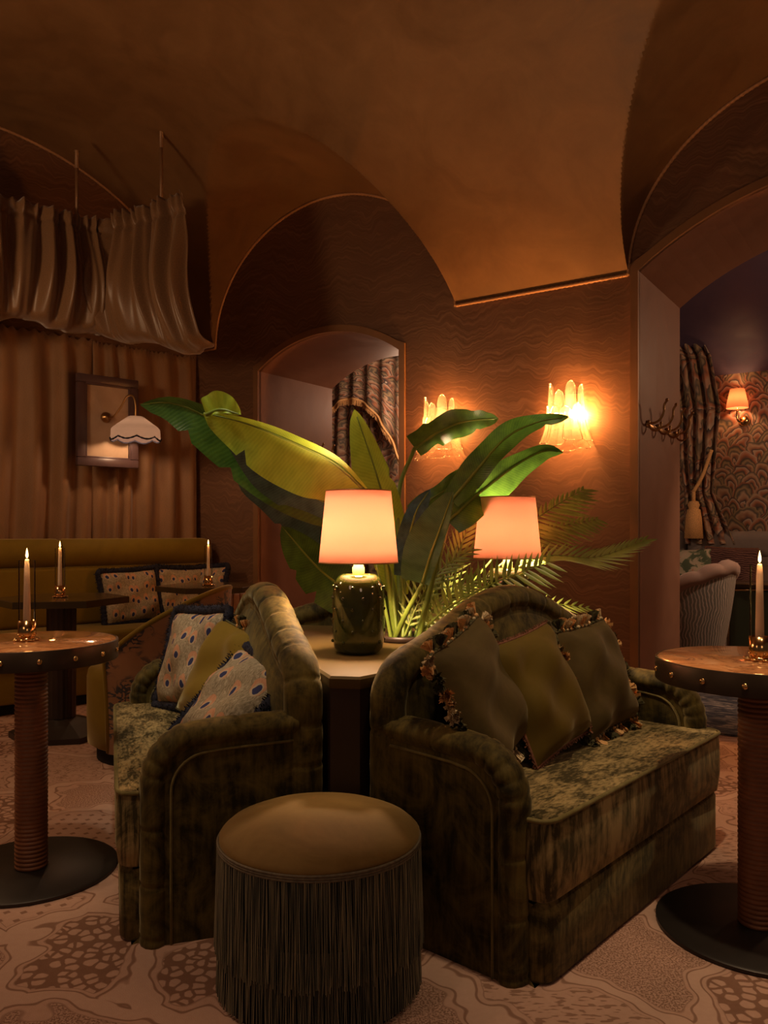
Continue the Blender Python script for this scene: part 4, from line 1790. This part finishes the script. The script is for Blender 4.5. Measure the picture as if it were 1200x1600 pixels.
# draped valance hung from the ceiling
def valance(name, p0, p1, z_top, zb0, zb1, nrm, flare, label, seed, bulge=0.11):
    p0, p1 = Vector(p0), Vector(p1)
    L = (p1 - p0).length
    dirv = (p1 - p0).normalized()
    nrm = Vector(nrm).normalized()
    fn = fold_fn(seed, span=L + 0.4, wid=(0.10, 0.26))
    fn2 = fold_fn(seed + 50, span=L * 2.2 + 0.4)
    fn3 = fold_fn(seed + 90, span=L + 0.4, wid=(0.035, 0.08))
    nu = int(L / 0.006)

    def f(u, v):
        # v: 0 bottom .. 1 top ; lower hem tucks back under
        x = L * u
        zb = zb0 + (zb1 - zb0) * u + 0.05 * sin(5.2 * u * L + seed) + 0.03 * sin(11 * u * L + 2 * seed)
        z = zb + (z_top - zb) * v
        g = fn(x + 0.05 * (1 - v) * sin(6 * x + seed))
        ruff = fn2(x * 2.2)
        d = g * 0.15 * (0.35 + 0.65 * sin(pi * min(1, (1 - v) * 0.9 + 0.1)))
        d += 0.035 * fn3(x + 0.03 * sin(3 * v + x * 9)) * (0.35 + 0.65 * v)
        d += bulge * sin(pi * min(1, (1 - v) * 1.02)) ** 1.4 * (1 - v)
        d += 0.035 * ruff * max(0, (v - 0.72) / 0.28)
        if v < 0.10:
            k = (0.10 - v) / 0.10
            d -= 0.10 * k * k
            z += 0.035 * k * k
        if v > 0.93:
            z += 0.02 * (ruff - 0.4)
            d += 0.01 * ruff
        if 0.86 < v < 0.90:
            d -= 0.012
        sh = flare * (1 - v) * u
        return p0 + dirv * (x + sh) + nrm * d + Vector((0, 0, z))
    mb = MB()
    mb.grid(f, nu, 46, uvfn=lambda u, v: (u * L, v * (z_top - zb0)))
    o = mb.build(name, M_VALANCE)
    sol = o.modifiers.new('thickness', 'SOLIDIFY')
    sol.thickness = 0.004
    tag(o, label, 'valance', 'gathered canopy valances')
    return o


vc = Vector((-1.91, 5.48, 0))
va = Vector((-1.91, 5.48, 0)) - CDIR * 1.3
vb = Vector((-1.22, 5.005, 0))
valance('canopy_valance', va, vc, 3.20, 2.36, 2.40, CIN, 0.0, 'bronze gathered valance along the curtained wall, in the upper left corner', 3)
valance('canopy_valance', vc, vb, 3.20, 2.36, 2.24, -NDIR, 0.15, 'bronze gathered valance jutting into the room, flaring towards its lower hem', 8, 0.13)
# hanging rods
for (p, ztop, lab) in ((px(120, 300, 5.33), 3.62, 'thin bronze rod holding the left valance from the ceiling'), (px(252, 300, 5.17), 3.68, 'thin bronze rod holding the jutting valance from the ceiling')):
    t = empty('hanging_rod', (p.x, p.y, 3.16))
    tag(t, lab, 'rod', 'canopy rods')
    mb = MB()
    mb.tube([(0, 0, 0), (0, 0, ztop - 3.16)], 0.011, 10)
    mb.build('rod', M_ROD, t)
    mb = MB()
    mb.lathe([(0.011, -0.11), (0.014, -0.105), (0.014, 0.0), (0.020, 0.002), (0.020, 0.006), (0.0, 0.008)], 14, (0, 0, ztop - 3.16))
    mb.build('ferrule', M_ROD, t)

# ------------------------------------------------------------------ yellow banquette along the curtained wall
t = empty('banquette', P_C(1.3, 0.03, 0), ANG_C)
tag(t, 'long mustard velvet banquette with rolled backrest under the curtains', 'banquette')
S_END = 2.6


def BL(s, e, z):                                       # banquette local
    return Vector((1.3 - s, -e, z))


segs = ((0.03, 1.16), (1.17, 2.6))
for (a, b) in segs:
    mb = MB()
    prof = [(0.17, 0.86), (0.205, 0.865), (0.25, 0.90), (0.262, 0.955), (0.25, 1.01), (0.205, 1.055), (0.15, 1.062), (0.13, 1.05), (0.13, 0.86)]
    P2 = [Vector((q[0], q[1])) for q in prof]
    n = len(P2)
    vs, fs = [], []
    st = [a, a + 0.008, a + 0.03] + [a + 0.03 + (b - a - 0.06) * i / 14 for i in range(1, 14)] + [b - 0.03, b - 0.008, b]
    for i, s in enumerate(st):
        k = 0.90 if i in (0, len(st) - 1) else (0.97 if i in (1, len(st) - 2) else 1.0)
        for q in P2:
            c = Vector((0.17, 0.955))
            w = c + (q - c) * k
            vs.append(BL(s, w.x, w.y))
    for i in range(len(st) - 1):
        for j in range(n):
            fs.append((i * n + j, i * n + (j + 1) % n, (i + 1) * n + (j + 1) % n, (i + 1) * n + j))
    fs.append(tuple(range(n)))
    fs.append(tuple((len(st) - 1) * n + j for j in range(n)))
    mb.add(vs, fs)
    mb.build('back_roll', M_MUSTARD, t, angle=50)
    mb = MB()
    mb.box(((1.3 - (a + b) / 2), -0.19, 0.67), (abs(b - a) - 0.005, 0.12, 0.40), 0.03, 3)
    mb.build('backrest', M_MUSTARD, t, angle=50)
mb = MB()
mb.box((1.3 - 1.315, -0.43, 0.40), (2.57, 0.60, 0.14), 0.035, 3)
mb.build('seat', M_MUSTARD, t, angle=50)
mb = MB()
mb.box((1.3 - 1.315, -0.40, 0.20), (2.57, 0.56, 0.26), 0.01)
mb.build('base', M_MUSTARD, t, angle=50)
mb = MB()
mb.box((1.3 - 1.315, -0.37, 0.04), (2.57, 0.5, 0.08), 0.004)
mb.build('plinth', M_BLACK, t, smooth=False)
# short return of the banquette along the long wall
t = empty('banquette_return', P_B(-3.2, -0.02, 0), ANG_B)
tag(t, 'short end of the banquette beneath the corner table, with a ribbed wooden end panel', 'banquette')
mb = MB()
mb.box((0.0 - 0.06, -0.22, 0.36), (0.30, 0.42, 0.16), 0.03, 3)
mb.build('seat', M_MUSTARD, t, angle=50)
mb = MB()
mb.box((-0.06, -0.05, 0.55), (0.30, 0.09, 0.30), 0.03, 3)
mb.build('backrest', M_MUSTARD, t, angle=50)
mb = MB()
mb.box((-0.06, -0.21, 0.14), (0.29, 0.38, 0.28), 0.004)
mb.build('base', M_BLACK, t, smooth=False)
M_OAK = simple('reddish_wood_panel', (0.26, 0.14, 0.085), 0.5, var=0.2)
for k in range(6):
    mb = MB()
    mb.box((0.115, -0.41 + 0.068 * k, 0.34), (0.03, 0.062, 0.66), 0.006, 2)
    mb.build('end_panel_board', M_OAK, t, angle=50)


def wall_pose(P, facing, lean=15, roll=0):
    """cushion pose: facing = horizontal direction its face looks"""
    f = Vector(facing).normalized()
    rz = atan2(f.y, f.x) + pi / 2
    return Matrix.Translation(P) @ Matrix.Rotation(rz, 4, 'Z') @ Matrix.Rotation(radians(90 - lean), 4, 'X') @ Matrix.Rotation(radians(roll), 4, 'Z')


CG = 'peacock cushions on the banquette'
make_cushion('peacock_cushion', wall_pose(P_C(0.72, 0.37, 0.655), CIN, 15, 2), 0.42, 0.37, 0.11, M_PEACOCK,
             'navy trimmed peacock cushion on the banquette, the leftmost and fullest in view', 'fur', 7, CG, 1.15)
make_cushion('peacock_cushion', wall_pose(P_C(0.32, 0.36, 0.66), CIN, 15, -2), 0.40, 0.37, 0.11, M_PEACOCK,
             'navy trimmed peacock cushion on the banquette, half hidden behind the corner candle table', 'fur', 8, CG, 1.15)
make_cushion('peacock_cushion', wall_pose(P_B(-3.52, -0.24, 0.665), -NDIR, 14, 3), 0.40, 0.37, 0.11, M_PEACOCK,
             'navy trimmed peacock cushion in the corner, right of the corner candle', 'fur', 9, CG, 1.15)


# ------------------------------------------------------------------ barrel armchair with figured back
def m_tiger():
    m = NM('tiger_jacquard')
    co = m.coord()
    a = m.noise(m.vmath('MULTIPLY', co, (1, 1, 1.5)), 15, 2, 0.5, 1.2)
    b = m.noise(co, 5, 2)
    ln = m.math('ABSOLUTE', m.math('SUBTRACT', a, 0.5))
    k = m.ramp(ln, [(0.05, (1, 1, 1)), (0.075, (0, 0, 0))])
    k = m.math('MULTIPLY', k, m.ramp(b, [(0.38, (0, 0, 0)), (0.45, (1, 1, 1))]))
    base = m.ramp(m.noise(co, 4, 3), [(0.35, (0.20, 0.085, 0.03)), (0.65, (0.30, 0.135, 0.055))])
    m.p(Base_Color=m.mix(k, base, (0.022, 0.016, 0.022)), Roughness=0.8)
    m.b.inputs['Sheen Weight'].default_value = 0.4
    return m.m


M_TIGER = m_tiger()
t = empty('barrel_armchair', (-1.15, 4.06, 0), 0)
tag(t, 'mustard barrel armchair with dark figured back, beside the peacock cushion sofa', 'armchair')
mb = MB()
mb.lathe([(0.30, 0.07), (0.322, 0.085), (0.326, 0.20), (0.326, 0.40), (0.318, 0.435), (0.29, 0.452), (0.20, 0.465), (0.0, 0.468)], 40)
mb.build('seat', M_MUSTARD, t)
mb = MB()
mb.lathe([(0.28, 0.0), (0.28, 0.075)], 32)
mb.build('plinth', M_BLACK, t)
A_0, A_1 = radians(-112), radians(100)


def back_h(a):
    k = (a - A_0) / (A_1 - A_0)
    return 0.50 + 0.33 * sin(pi * min(1, max(0, k * 1.0))) ** 0.78


def shell(r, off):
    def f(u, v):
        a = A_0 + (A_1 - A_0) * u
        z = 0.075 + (back_h(a) - 0.075) * v
        rr = r + 0.028 * v * v
        return (rr * cos(a), rr * sin(a), z)
    return f


mb = MB()
mb.grid(shell(0.350, 0), 40, 10)
mb.build('outer_back', M_TIGER, t)
mb = MB()
mb.grid(shell(0.332, 0), 40, 10)
mb.build('inner_back', M_MUSTARD, t)
mb = MB()
pts = []
for i in range(41):
    a = A_0 + (A_1 - A_0) * i / 40
    pts.append((0.369 * cos(a), 0.369 * sin(a), back_h(a)))
pts = [(0.341 * cos(A_0), 0.341 * sin(A_0), 0.08), (0.350 * cos(A_0), 0.350 * sin(A_0), 0.3)] + pts
mb.tube(pts, 0.013, 8)
mb.build('piping', M_MUSTARD, t)

# ------------------------------------------------------------------ framed panel with its picture light
FC = P_C(0.815, 0.19, 1.895)
t = empty('framed_panel', FC, ANG_C)
tag(t, 'framed parchment panel hanging before the brown curtain', 'picture frame')
w, h = 0.45, 0.645
for (a, b, sx, sz) in ((0, h / 2 - 0.03, w, 0.06), (0, -h / 2 + 0.03, w, 0.06), (-w / 2 + 0.03, 0, 0.06, h - 0.12), (w / 2 - 0.03, 0, 0.06, h - 0.12)):
    mb = MB()
    mb.box((a, 0, b), (sx, 0.045, sz), 0.008, 2)
    mb.build('frame_side', M_FRAME, t, angle=40)
for (a, b, sx, sz) in ((0, h / 2 - 0.064, w - 0.12, 0.014), (0, -h / 2 + 0.064, w - 0.12, 0.014), (-w / 2 + 0.064, 0, 0.014, h - 0.12), (w / 2 - 0.064, 0, 0.014, h - 0.12)):
    mb = MB()
    mb.box((a, -0.004, b), (sx, 0.03, sz), 0.004, 2)
    mb.build('inner_bead', M_FRAME, t, angle=40)
mb = MB()
mb.box((0, 0.008, 0), (w - 0.11, 0.012, h - 0.11))
mb.build('parchment', M_ART, t, smooth=False)
# wall lamp
WLP = P_C(0.83, 0.205, 1.895)
t = empty('swan_neck_wall_lamp', WLP, ANG_C)
tag(t, 'bronze wall lamp with scalloped pleated shade on the framed panel', 'wall lamp')
mb = MB()
mb.lathe([(0.0, 0.0), (0.038, 0.0), (0.038, 0.008), (0.026, 0.014), (0.02, 0.03), (0.0, 0.034)], 20)
mb.xform(Matrix.Translation((0, 0.012, 0.03)) @ Matrix.Rotation(radians(90), 4, 'X'))
mb.build('rosette', M_OLDBRASS, t)
mb = MB()
mb.tube(catmull([(0, 0.0, 0.03), (0.02, -0.07, 0.03), (0.05, -0.12, 0.09), (0.075, -0.17, 0.165), (0.10, -0.215, 0.165), (0.11, -0.235, 0.10), (0.11, -0.235, 0.0)], 8), 0.0075, 10)
mb.build('swan_neck', M_OLDBRASS, t)
SHX, SHY = 0.11, -0.235
mb = MB()
nsc = 8


def shade_fn(u, v):
    a = 2 * pi * u
    if v < 0.55:
        k = v / 0.55
        r = 0.052 + (0.165 - 0.052) * k
        z = 0.02 - 0.085 * k
    else:
        k = (v - 0.55) / 0.45
        r = 0.165 + 0.004 * k
        sc = 0.02 * abs(cos(nsc / 2 * a))
        z = -0.065 - (0.075 + sc - 0.01) * k
    r *= 1 + 0.012 * sin(96 * a)
    return (SHX + r * cos(a), SHY + r * sin(a), z)


mb.grid(shade_fn, 192, 12, closed_u=True)
M_WSHADE = m_shade('pleated_ivory_shade', (0.16, 0.125, 0.13), 0, 30, 0.5, (0.16, 0.125, 0.115))
sh = mb.build('pleated_shade', M_WSHADE, t)
mb = MB()
pts = []
for i in range(96):
    a = 2 * pi * i / 96
    pts.append((SHX + 0.170 * cos(a), SHY + 0.170 * sin(a), -0.130 - 0.02 * abs(cos(nsc / 2 * a))))
mb.tube(pts, [0.0055 + 0.0015 * sin(i * 2.2) for i in range(96)], 6, closed=True)
mb.build('scalloped_braid', M_NAVY, sh)
mb = MB()
mb.sphere((SHX, SHY, -0.07), 0.022, 10, 6)
mb.build('bulb', M_BULBDIM, t)
l = lamp('wall_lamp_light', 'POINT', (SHX, SHY, -0.115), 5, (1.0, .6, .33), 0.03)
l.parent = t

# ------------------------------------------------------------------ sculpted glass wall sconces
def make_sconce(u, z, label, power):
    t = empty('glass_wall_sconce', P_B(u, 0, z), ANG_B)
    tag(t, label, 'wall lamp', 'sculpted glass wall sconces')
    mb = MB()
    mb.box((0, -0.018, 0.02), (0.16, 0.03, 0.20), 0.008, 2)
    mb.build('backplate', M_OLDBRASS, t, angle=40)
    mb = MB()
    mb.sphere((0.05, -0.075, 0.0), 0.018, 12, 8, (1, 1, 1.3))
    mb.build('bulb', M_BULB, t)
    mb = MB()
    mb.sphere((-0.045, -0.075, -0.005), 0.016, 12, 8, (1, 1, 1.3))
    mb.build('bulb', M_BULB, t)
    rnd = random.Random(int(u * 100))
    spec = ((-88, 0.165, 0.0), (-48, 0.185, 0.0), (-8, 0.14, -0.01), (34, 0.19, 0.0), (80, 0.17, 0.0), (-66, 0.06, -0.05), (-26, 0.05, -0.055), (16, 0.045, -0.06), (58, 0.06, -0.05))
    for k, (deg, top, dz) in enumerate(spec):
        a0 = radians(deg)
        low = -0.165 + dz + rnd.uniform(-.01, .01)
        hw = 0.036

        def f(uu, v, a0=a0, top=top, low=low):
            x = uu * 2 - 1
            zz = low + (top - low) * v
            wid = hw * (1.0 + 0.35 * (1 - v) ** 3)
            if v > 0.82:
                q = (v - 0.82) / 0.18
                wid *= sqrt(max(0.0, 1 - q * q * 0.995))
            if v < 0.06:
                wid *= 1 - 0.35 * (1 - v / 0.06) ** 2
            r = 0.105 + 0.050 * (1 - v) ** 3.5 - 0.010 * v + (0.007 if k > 4 else 0)
            rr = r + 0.012 * (1 - x * x)
            aa = a0 + x * wid / 0.11
            return (rr * sin(aa), -0.035 - rr * cos(aa) * 0.85, zz)
        mb = MB()
        mb.grid(f, 10, 26)
        o = mb.build('glass_petal', M_SCONCEGLASS, t)
        # thick rolled rim of the petal
        rim = [f(0, i / 26) for i in range(27)] + [f(j / 10, 1.0) for j in range(1, 10)] + [f(1, 1 - i / 26) for i in range(27)] + [f(1 - j / 10, 0.0) for j in range(1, 10)]
        mb = MB()
        mb.tube(rim, 0.0026, 5, closed=True)
        mb.build('petal_rim', M_SCONCEGLASS, o)
    for bx, pw in ((0.075, power * 0.75), (-0.045, power * 0.25)):
        l = lamp('sconce_light', 'POINT', (bx, -0.052, 0.0), pw, (1.0, 0.42, 0.11), 0.022)
        l.parent = t
    return t


make_sconce(-0.755, 1.785, 'lit sculpted glass wall sconce nearest the wide archway', 42)
make_sconce(-1.60, 1.785, 'lit sculpted glass wall sconce half hidden behind a paddle leaf', 32)


# ------------------------------------------------------------------ coat hooks in the archways
HK = 0.74


def make_hooks(u, q0, z, label, sgn, count, step):
    t = empty('coat_hook_rail', P_B(u, q0, z), ANG_B)
    tag(t, label, 'coat hooks', 'coat hooks in the archways')
    for k in range(count):
        y = step * k
        mb = MB()
        mb.sphere((sgn * 0.012, y, 0), 0.026, 12, 8, (0.6, 1, 1))
        up = [(sgn * 0.015, y, 0), (sgn * 0.06, y, 0.0), (sgn * 0.10, y, 0.025), (sgn * 0.125, y, 0.075), (sgn * 0.13, y, 0.13), (sgn * 0.15, y, 0.165)]
        mb.tube(catmull(up, 6), 0.009, 8)
        mb.sphere((sgn * 0.15, y, 0.168), 0.013, 8, 6)
        dn = [(sgn * 0.015, y, 0), (sgn * 0.03, y, -0.045), (sgn * 0.065, y, -0.062), (sgn * 0.10, y, -0.045), (sgn * 0.105, y, -0.01)]
        mb.tube(catmull(dn, 6), 0.008, 8)
        mb.sphere((sgn * 0.105, y, -0.005), 0.011, 8, 6)
        mb.xform(Matrix.Translation((0, y * (1 - HK), 0)) @ Matrix.Scale(HK, 4))
        mb.build('hook', M_OLDBRASS, t)
    mb = MB()
    mb.box((sgn * 0.004, step * (count - 1) / 2, -0.012), (0.008, step * (count - 1) + 0.07, 0.02), 0.003)
    mb.build('rail', M_OLDBRASS, t, angle=40)
    return t


make_hooks(-0.345, 0.16, 1.73, 'aged brass coat hooks on the reveal of the wide archway', 1, 4, 0.20)
make_hooks(-3.19, 0.50, 1.70, 'small coat hooks on the reveal of the narrow archway', 1, 3, 0.14)

# ------------------------------------------------------------------ the room beyond the archways
def P_far(pxx, q):
    """point on the plane q beyond the long wall that is seen at photo column pxx"""
    k = (pxx - 600.0) / FPX
    # X = kY ; (P - A0).N = q
    Y = (q + A0.dot(NDIR)) / (k * NDIR.x + NDIR.y)
    return Vector((k * Y, Y, 0))


def u_of(P):
    return (P - A0).dot(WDIR)


# marbled curtain seen through the narrow archway
qc = 2.4
ua, ub = u_of(P_far(500, qc)), u_of(P_far(640, qc))
hang_curtain('marbled_curtain', ua, ub, 0.05, 2.9, -0.02, 0.09, M_MARBCURT, 'marbled patterned curtain seen through the narrow archway', 31, None, False,
             frame=lambda s, e, z: P_B(s, qc - e, z), uvs=1.0)
um = (ua + ub) / 2


def swag(u, v):
    x = ua + (ub - ua) * u
    k = (u - 0.44) / 0.5
    zb = 2.50 - 0.55 * k * k
    return P_B(x, qc - 0.16 - 0.02 * sin(u * 40), zb + (2.95 - zb) * v)


mb = MB()
mb.grid(swag, 60, 8)
o = mb.build('swag_pelmet', M_MARBCURT)
o.modifiers.new('thickness', 'SOLIDIFY').thickness = 0.01
tag(o, 'scooped fringed pelmet over the marbled curtain in the narrow archway', 'pelmet')
mb = MB()
rnd = random.Random(5)
for i in range(240):
    u = i / 239
    p = swag(u, 0) - NDIR * 0.006
    q = p + Vector((rnd.uniform(-.006, .006), 0, -0.06 + rnd.uniform(-.012, .012)))
    mb.tube([p, p.lerp(q, .5), q], 0.0028, 3, caps=False)
mb.tube([swag(i / 60, 0) - NDIR * 0.008 for i in range(61)], 0.012, 6)
fr = mb.build('bullion_fringe', M_TAS_GOLD, o)
fr['kind'] = 'stuff'

# grey banquette along the papered wall
q0 = QF
bu = u_of(P_far(1150, q0 - 0.3))
t = empty('grey_banquette', P_B(bu, q0, 0), ANG_B)
tag(t, 'grey velvet banquette along the marbled wallpaper in the room beyond', 'banquette')
segw = 1.22
for k in range(-2, 3):
    x = -0.02 + segw * k + 0.10
    mb = MB()
    mb.box((x, -0.20, 0.97), (segw - 0.01, 0.20, 0.30), 0.095, 5)
    mb.build('back_roll', M_GREYV, t, angle=60)
    mb = MB()
    mb.box((x, -0.20, 0.66), (segw - 0.01, 0.14, 0.40), 0.03, 3)
    mb.build('backrest', M_GREYV, t, angle=60)
mb = MB()
mb.box((0.08, -0.45, 0.42), (segw * 5, 0.62, 0.12), 0.03, 3)
mb.build('seat', M_GREYV, t, angle=60)
mb = MB()
mb.box((0.08, -0.42, 0.18), (segw * 5, 0.5, 0.36), 0.01)
mb.build('base', M_BLACK, t, smooth=False)


def m_floral():
    m = NM('pale_floral_cloth')
    co = m.coord('UV')
    n = m.noise(co, 5, 3, 0.5, 0.8)
    c = m.ramp(n, [(0.40, (0.10, 0.14, 0.085)), (0.46, (0.20, 0.24, 0.15)), (0.5, (0.50, 0.45, 0.34)), (0.62, (0.55, 0.46, 0.36)), (0.68, (0.55, 0.30, 0.17))], 'CONSTANT')
    m.p(Base_Color=c, Roughness=0.85)
    return m.m


def m_waves(name, a, b, sc, dist):
    m = NM(name)
    co = m.coord('UV')
    w = m.n('TexWave', {'wave_type': 'RINGS'}, Vector=co, Scale=sc, Distortion=dist, Detail=2).outputs[0]
    m.p(Base_Color=m.ramp(w, [(0.42, a), (0.58, b)]), Roughness=0.85)
    return m.m


M_FLORAL = m_floral()
M_MAROON = m_waves('maroon_ring_cloth', (0.055, 0.020, 0.020), (0.17, 0.085, 0.07), 7, 7)
make_cushion('floral_cushion', wall_pose(P_B(u_of(P_far(1078, q0 - 0.42)), q0 - 0.42, 0.70), -NDIR, 14, 3), 0.52, 0.46, 0.14, M_FLORAL,
             'pale floral cushion on the grey banquette behind the patterned chair', None, 21, 'cushions on the grey banquette')
make_cushion('maroon_cushion', wall_pose(P_B(u_of(P_far(1140, q0 - 0.40)), q0 - 0.40, 0.71), -NDIR, 14, -2), 0.54, 0.48, 0.14, M_MAROON,
             'maroon cushion with ring pattern on the grey banquette', 'short', 22, 'cushions on the grey banquette')

# patterned tub chair just beyond the wide archway
def m_zebra():
    m = NM('grey_wavy_stripe_cloth')
    co = m.coord('UV')
    sp = m.n('SeparateXYZ', Vector=co)
    x = m.math('MULTIPLY', sp.outputs[0], 90)
    zig = m.math('PINGPONG', m.math('MULTIPLY', sp.outputs[1], 3.0), 0.5)
    nz = m.noise(co, 11, 2)
    ph = m.math('ADD', m.math('ADD', x, m.math('MULTIPLY', zig, 3.5)), m.math('MULTIPLY', nz, 4))
    w = m.math('SINE', m.math('MULTIPLY', ph, 3.0))
    m.p(Base_Color=m.ramp(w, [(0.42, (0.24, 0.21, 0.165)), (0.6, (0.60, 0.48, 0.39))]), Roughness=0.85)
    return m.m


M_ZEBRA = m_zebra()
CH = px(1068, 1060, 5.68)
t = empty('tub_chair', (CH.x, CH.y, 0.012), 0)
tag(t, 'tub chair with wavy striped back and rose piping, just beyond the wide archway', 'chair')
B0, B1 = radians(-175), radians(20)


def tub_h(a):
    k = (a - B0) / (B1 - B0)
    return 0.52 + 0.33 * sin(pi * (0.05 + 0.80 * k ** 1.4)) ** 0.8 + 0.018 * abs(sin(7 * pi * k))


def tub(r, top):
    def f(u, v):
        a = B0 + (B1 - B0) * u
        z = 0.27 + (tub_h(a) - 0.27) * v
        rr = r - 0.07 * (1 - v) ** 1.5 + 0.015 * v
        return (rr * cos(a), rr * sin(a), z)
    return f


mb = MB()
mb.grid(tub(0.33, 0), 44, 12, uvfn=lambda u, v: (u * 1.1, v * 0.6))
mb.build('outer_back', M_ZEBRA, t)
mb = MB()
mb.grid(tub(0.25, 0), 44, 8)
mb.build('inner_back', M_ROSEV, t)
mb = MB()
mb.tube([Vector(tub(0.30, 0)(i / 60, 1)) + Vector((0, 0, -0.01)) for i in range(61)], [0.048 + 0.006 * abs(sin(7 * pi * i / 60)) for i in range(61)], 10)
mb.build('padded_rim', M_ROSEV, t)
mb = MB()
mb.lathe([(0.255, 0.24), (0.27, 0.27), (0.27, 0.40), (0.25, 0.43), (0.0, 0.44)], 32)
mb.build('seat', M_ROSEV, t)
for a in (-135, -45, 45, 135):
    mb = MB()
    c = (0.20 * cos(radians(a)), 0.20 * sin(radians(a)), 0)
    mb.lathe([(0.0, 0.0), (0.012, 0.0), (0.016, 0.03), (0.012, 0.06), (0.022, 0.10), (0.016, 0.14), (0.024, 0.18), (0.024, 0.25)], 12, c)
    mb.build('leg', M_OAK, t)

# cloth-fronted table with gilt edge behind the right candle
TB = px(1205, 1000, 6.6)
t = empty('gilt_edged_table', (TB.x, TB.y, 0.012), ANG_B)
tag(t, 'small table with floral sides and gilt edges, behind the right candle', 'table')
mb = MB()
mb.box((0, 0, 0.31), (0.56, 0.5, 0.62), 0.0)
mb.build('body', M_FLORAL, t, smooth=False)
mb = MB()
for (a, b) in ((-0.28, -0.25), (0.28, -0.25), (-0.28, 0.25), (0.28, 0.25)):
    mb2 = MB()
    mb2.tube([(a, b, 0.0), (a, b, 0.58), (a * .9, b, 0.63), (0, b, 0.64)], 0.014, 8)
    mb2.build('gilt_edge', M_BRASS, t)
mb = MB()
mb.box((0, 0, 0.665), (0.66, 0.6, 0.03), 0.008)
mb.build('table_top', M_HEXTOP, t, angle=40)

# tied marbled curtain at the left of the papered wall
qd = QF - 0.25
pts_c = [(1052, 500, .18), (1080, 560, .22), (1092, 640, .24), (1090, 720, .20), (1092, 770, .16), (1100, 810, .22), (1108, 850, .28)]
cl = []
for (xx, yy, w) in pts_c:
    p = P_far(xx, qd)
    cl.append((u_of(p), EYE - (yy - 833) * p.y / FPX, w))
mb = MB()


def tied(u, v):
    k = v * (len(cl) - 1)
    i = min(len(cl) - 2, int(k))
    f = k - i
    a, b = cl[i], cl[i + 1]
    f = f * f * (3 - 2 * f)
    uc, zc, w = a[0] + (b[0] - a[0]) * f, a[1] + (b[1] - a[1]) * f, a[2] + (b[2] - a[2]) * f
    x = u * 2 - 1
    return P_B(uc + x * w, qd - 0.05 * sin(x * 14) * w / .25 - 0.05 * (1 - x * x), zc)


mb.grid(tied, 60, 60, uvfn=lambda u, v: (u * 0.5, v * 1.9))
o = mb.build('tied_curtain', M_MARBCURT)
o.modifiers.new('thickness', 'SOLIDIFY').thickness = 0.006
tag(o, 'marbled curtain tied back beside the shell wallpaper', 'curtain')
# curtain tie with tassel
pa, pb = P_far(1112, qd - 0.12), P_far(1084, qd - 0.14)
za, zb = EYE - (703 - 833) * pa.y / FPX, EYE - (768 - 833) * pb.y / FPX
t = empty('curtain_tieback', (pb.x, pb.y, zb))
tag(t, 'gold rope tieback with a large tassel on the marbled curtain', 'tieback')
mb = MB()
d = Vector((pa.x - pb.x, pa.y - pb.y, za - zb))
mb.tube(catmull([d, d * 0.5 - Vector((0, 0, 0.05)), Vector((0, 0, 0))], 10), 0.020, 8)
mb.tube([(0, 0, 0), (0, 0, -0.12)], 0.02, 8)
mb.build('cord', M_TAS_GOLD, t)
mb = MB()
mb.lathe([(0.0, -0.10), (0.05, -0.11), (0.065, -0.15), (0.05, -0.19), (0.07, -0.20), (0.085, -0.30), (0.10, -0.52), (0.0, -0.52)], 24, rfun=lambda r, z, a: r * (1 + .04 * sin(12 * a)))
mb.build('tassel', M_TAS_GOLD, t)

# small pink shaded wall light on the wallpaper
p = P_far(1157, QF)
z = EYE - (640 - 833) * p.y / FPX
t = empty('shaded_wall_light', P_B(u_of(p), QF, z), ANG_B)
tag(t, 'brass wall light with small pink pleated shade on the shell wallpaper', 'wall lamp')
mb = MB()
mb.lathe([(0.0, 0), (0.06, 0), (0.06, 0.01), (0.03, 0.03), (0, 0.04)], 18)
mb.xform(Matrix.Translation((0.04, 0, -0.13)) @ Matrix.Rotation(radians(90), 4, 'X'))
mb.build('rosette', M_BRASS, t)
mb = MB()
mb.tube(catmull([(0.04, -0.02, -0.13), (0.02, -0.08, -0.15), (-0.01, -0.12, -0.12), (-0.01, -0.12, 0.0)], 8), 0.012, 8)
mb.build('arm', M_BRASS, t)
mb = MB()
mb.lathe([(0.115, 0.0), (0.108, 0.06), (0.075, 0.21)], 48, (-0.01, -0.13, 0), rfun=lambda r, z, a: r * (1 + .02 * sin(24 * a)))
mb.build('shade', M_PINKSHADE, t)
l = lamp('far_sconce_light', 'POINT', (-0.01, -0.13, 0.1), 7, WARM, 0.03)
l.parent = t
# lights of the room beyond, out of view; the spot is added to brighten the chair
lamp('far_room_lamp', 'POINT', P_B(1.9, 3.0, 2.6), 110, (1.0, 0.54, 0.29), 0.25)
lamp('far_room_lamp', 'POINT', P_B(-2.9, 1.8, 2.3), 38, (1.0, 0.62, 0.40), 0.2)
o = lamp('far_room_spot', 'SPOT', P_B(0.9, 0.95, 2.75), 70, (1.0, 0.70, 0.48), 0.08, spot=42, blend=0.8)
aim(o, (CH.x, CH.y - 0.2, 0.5))
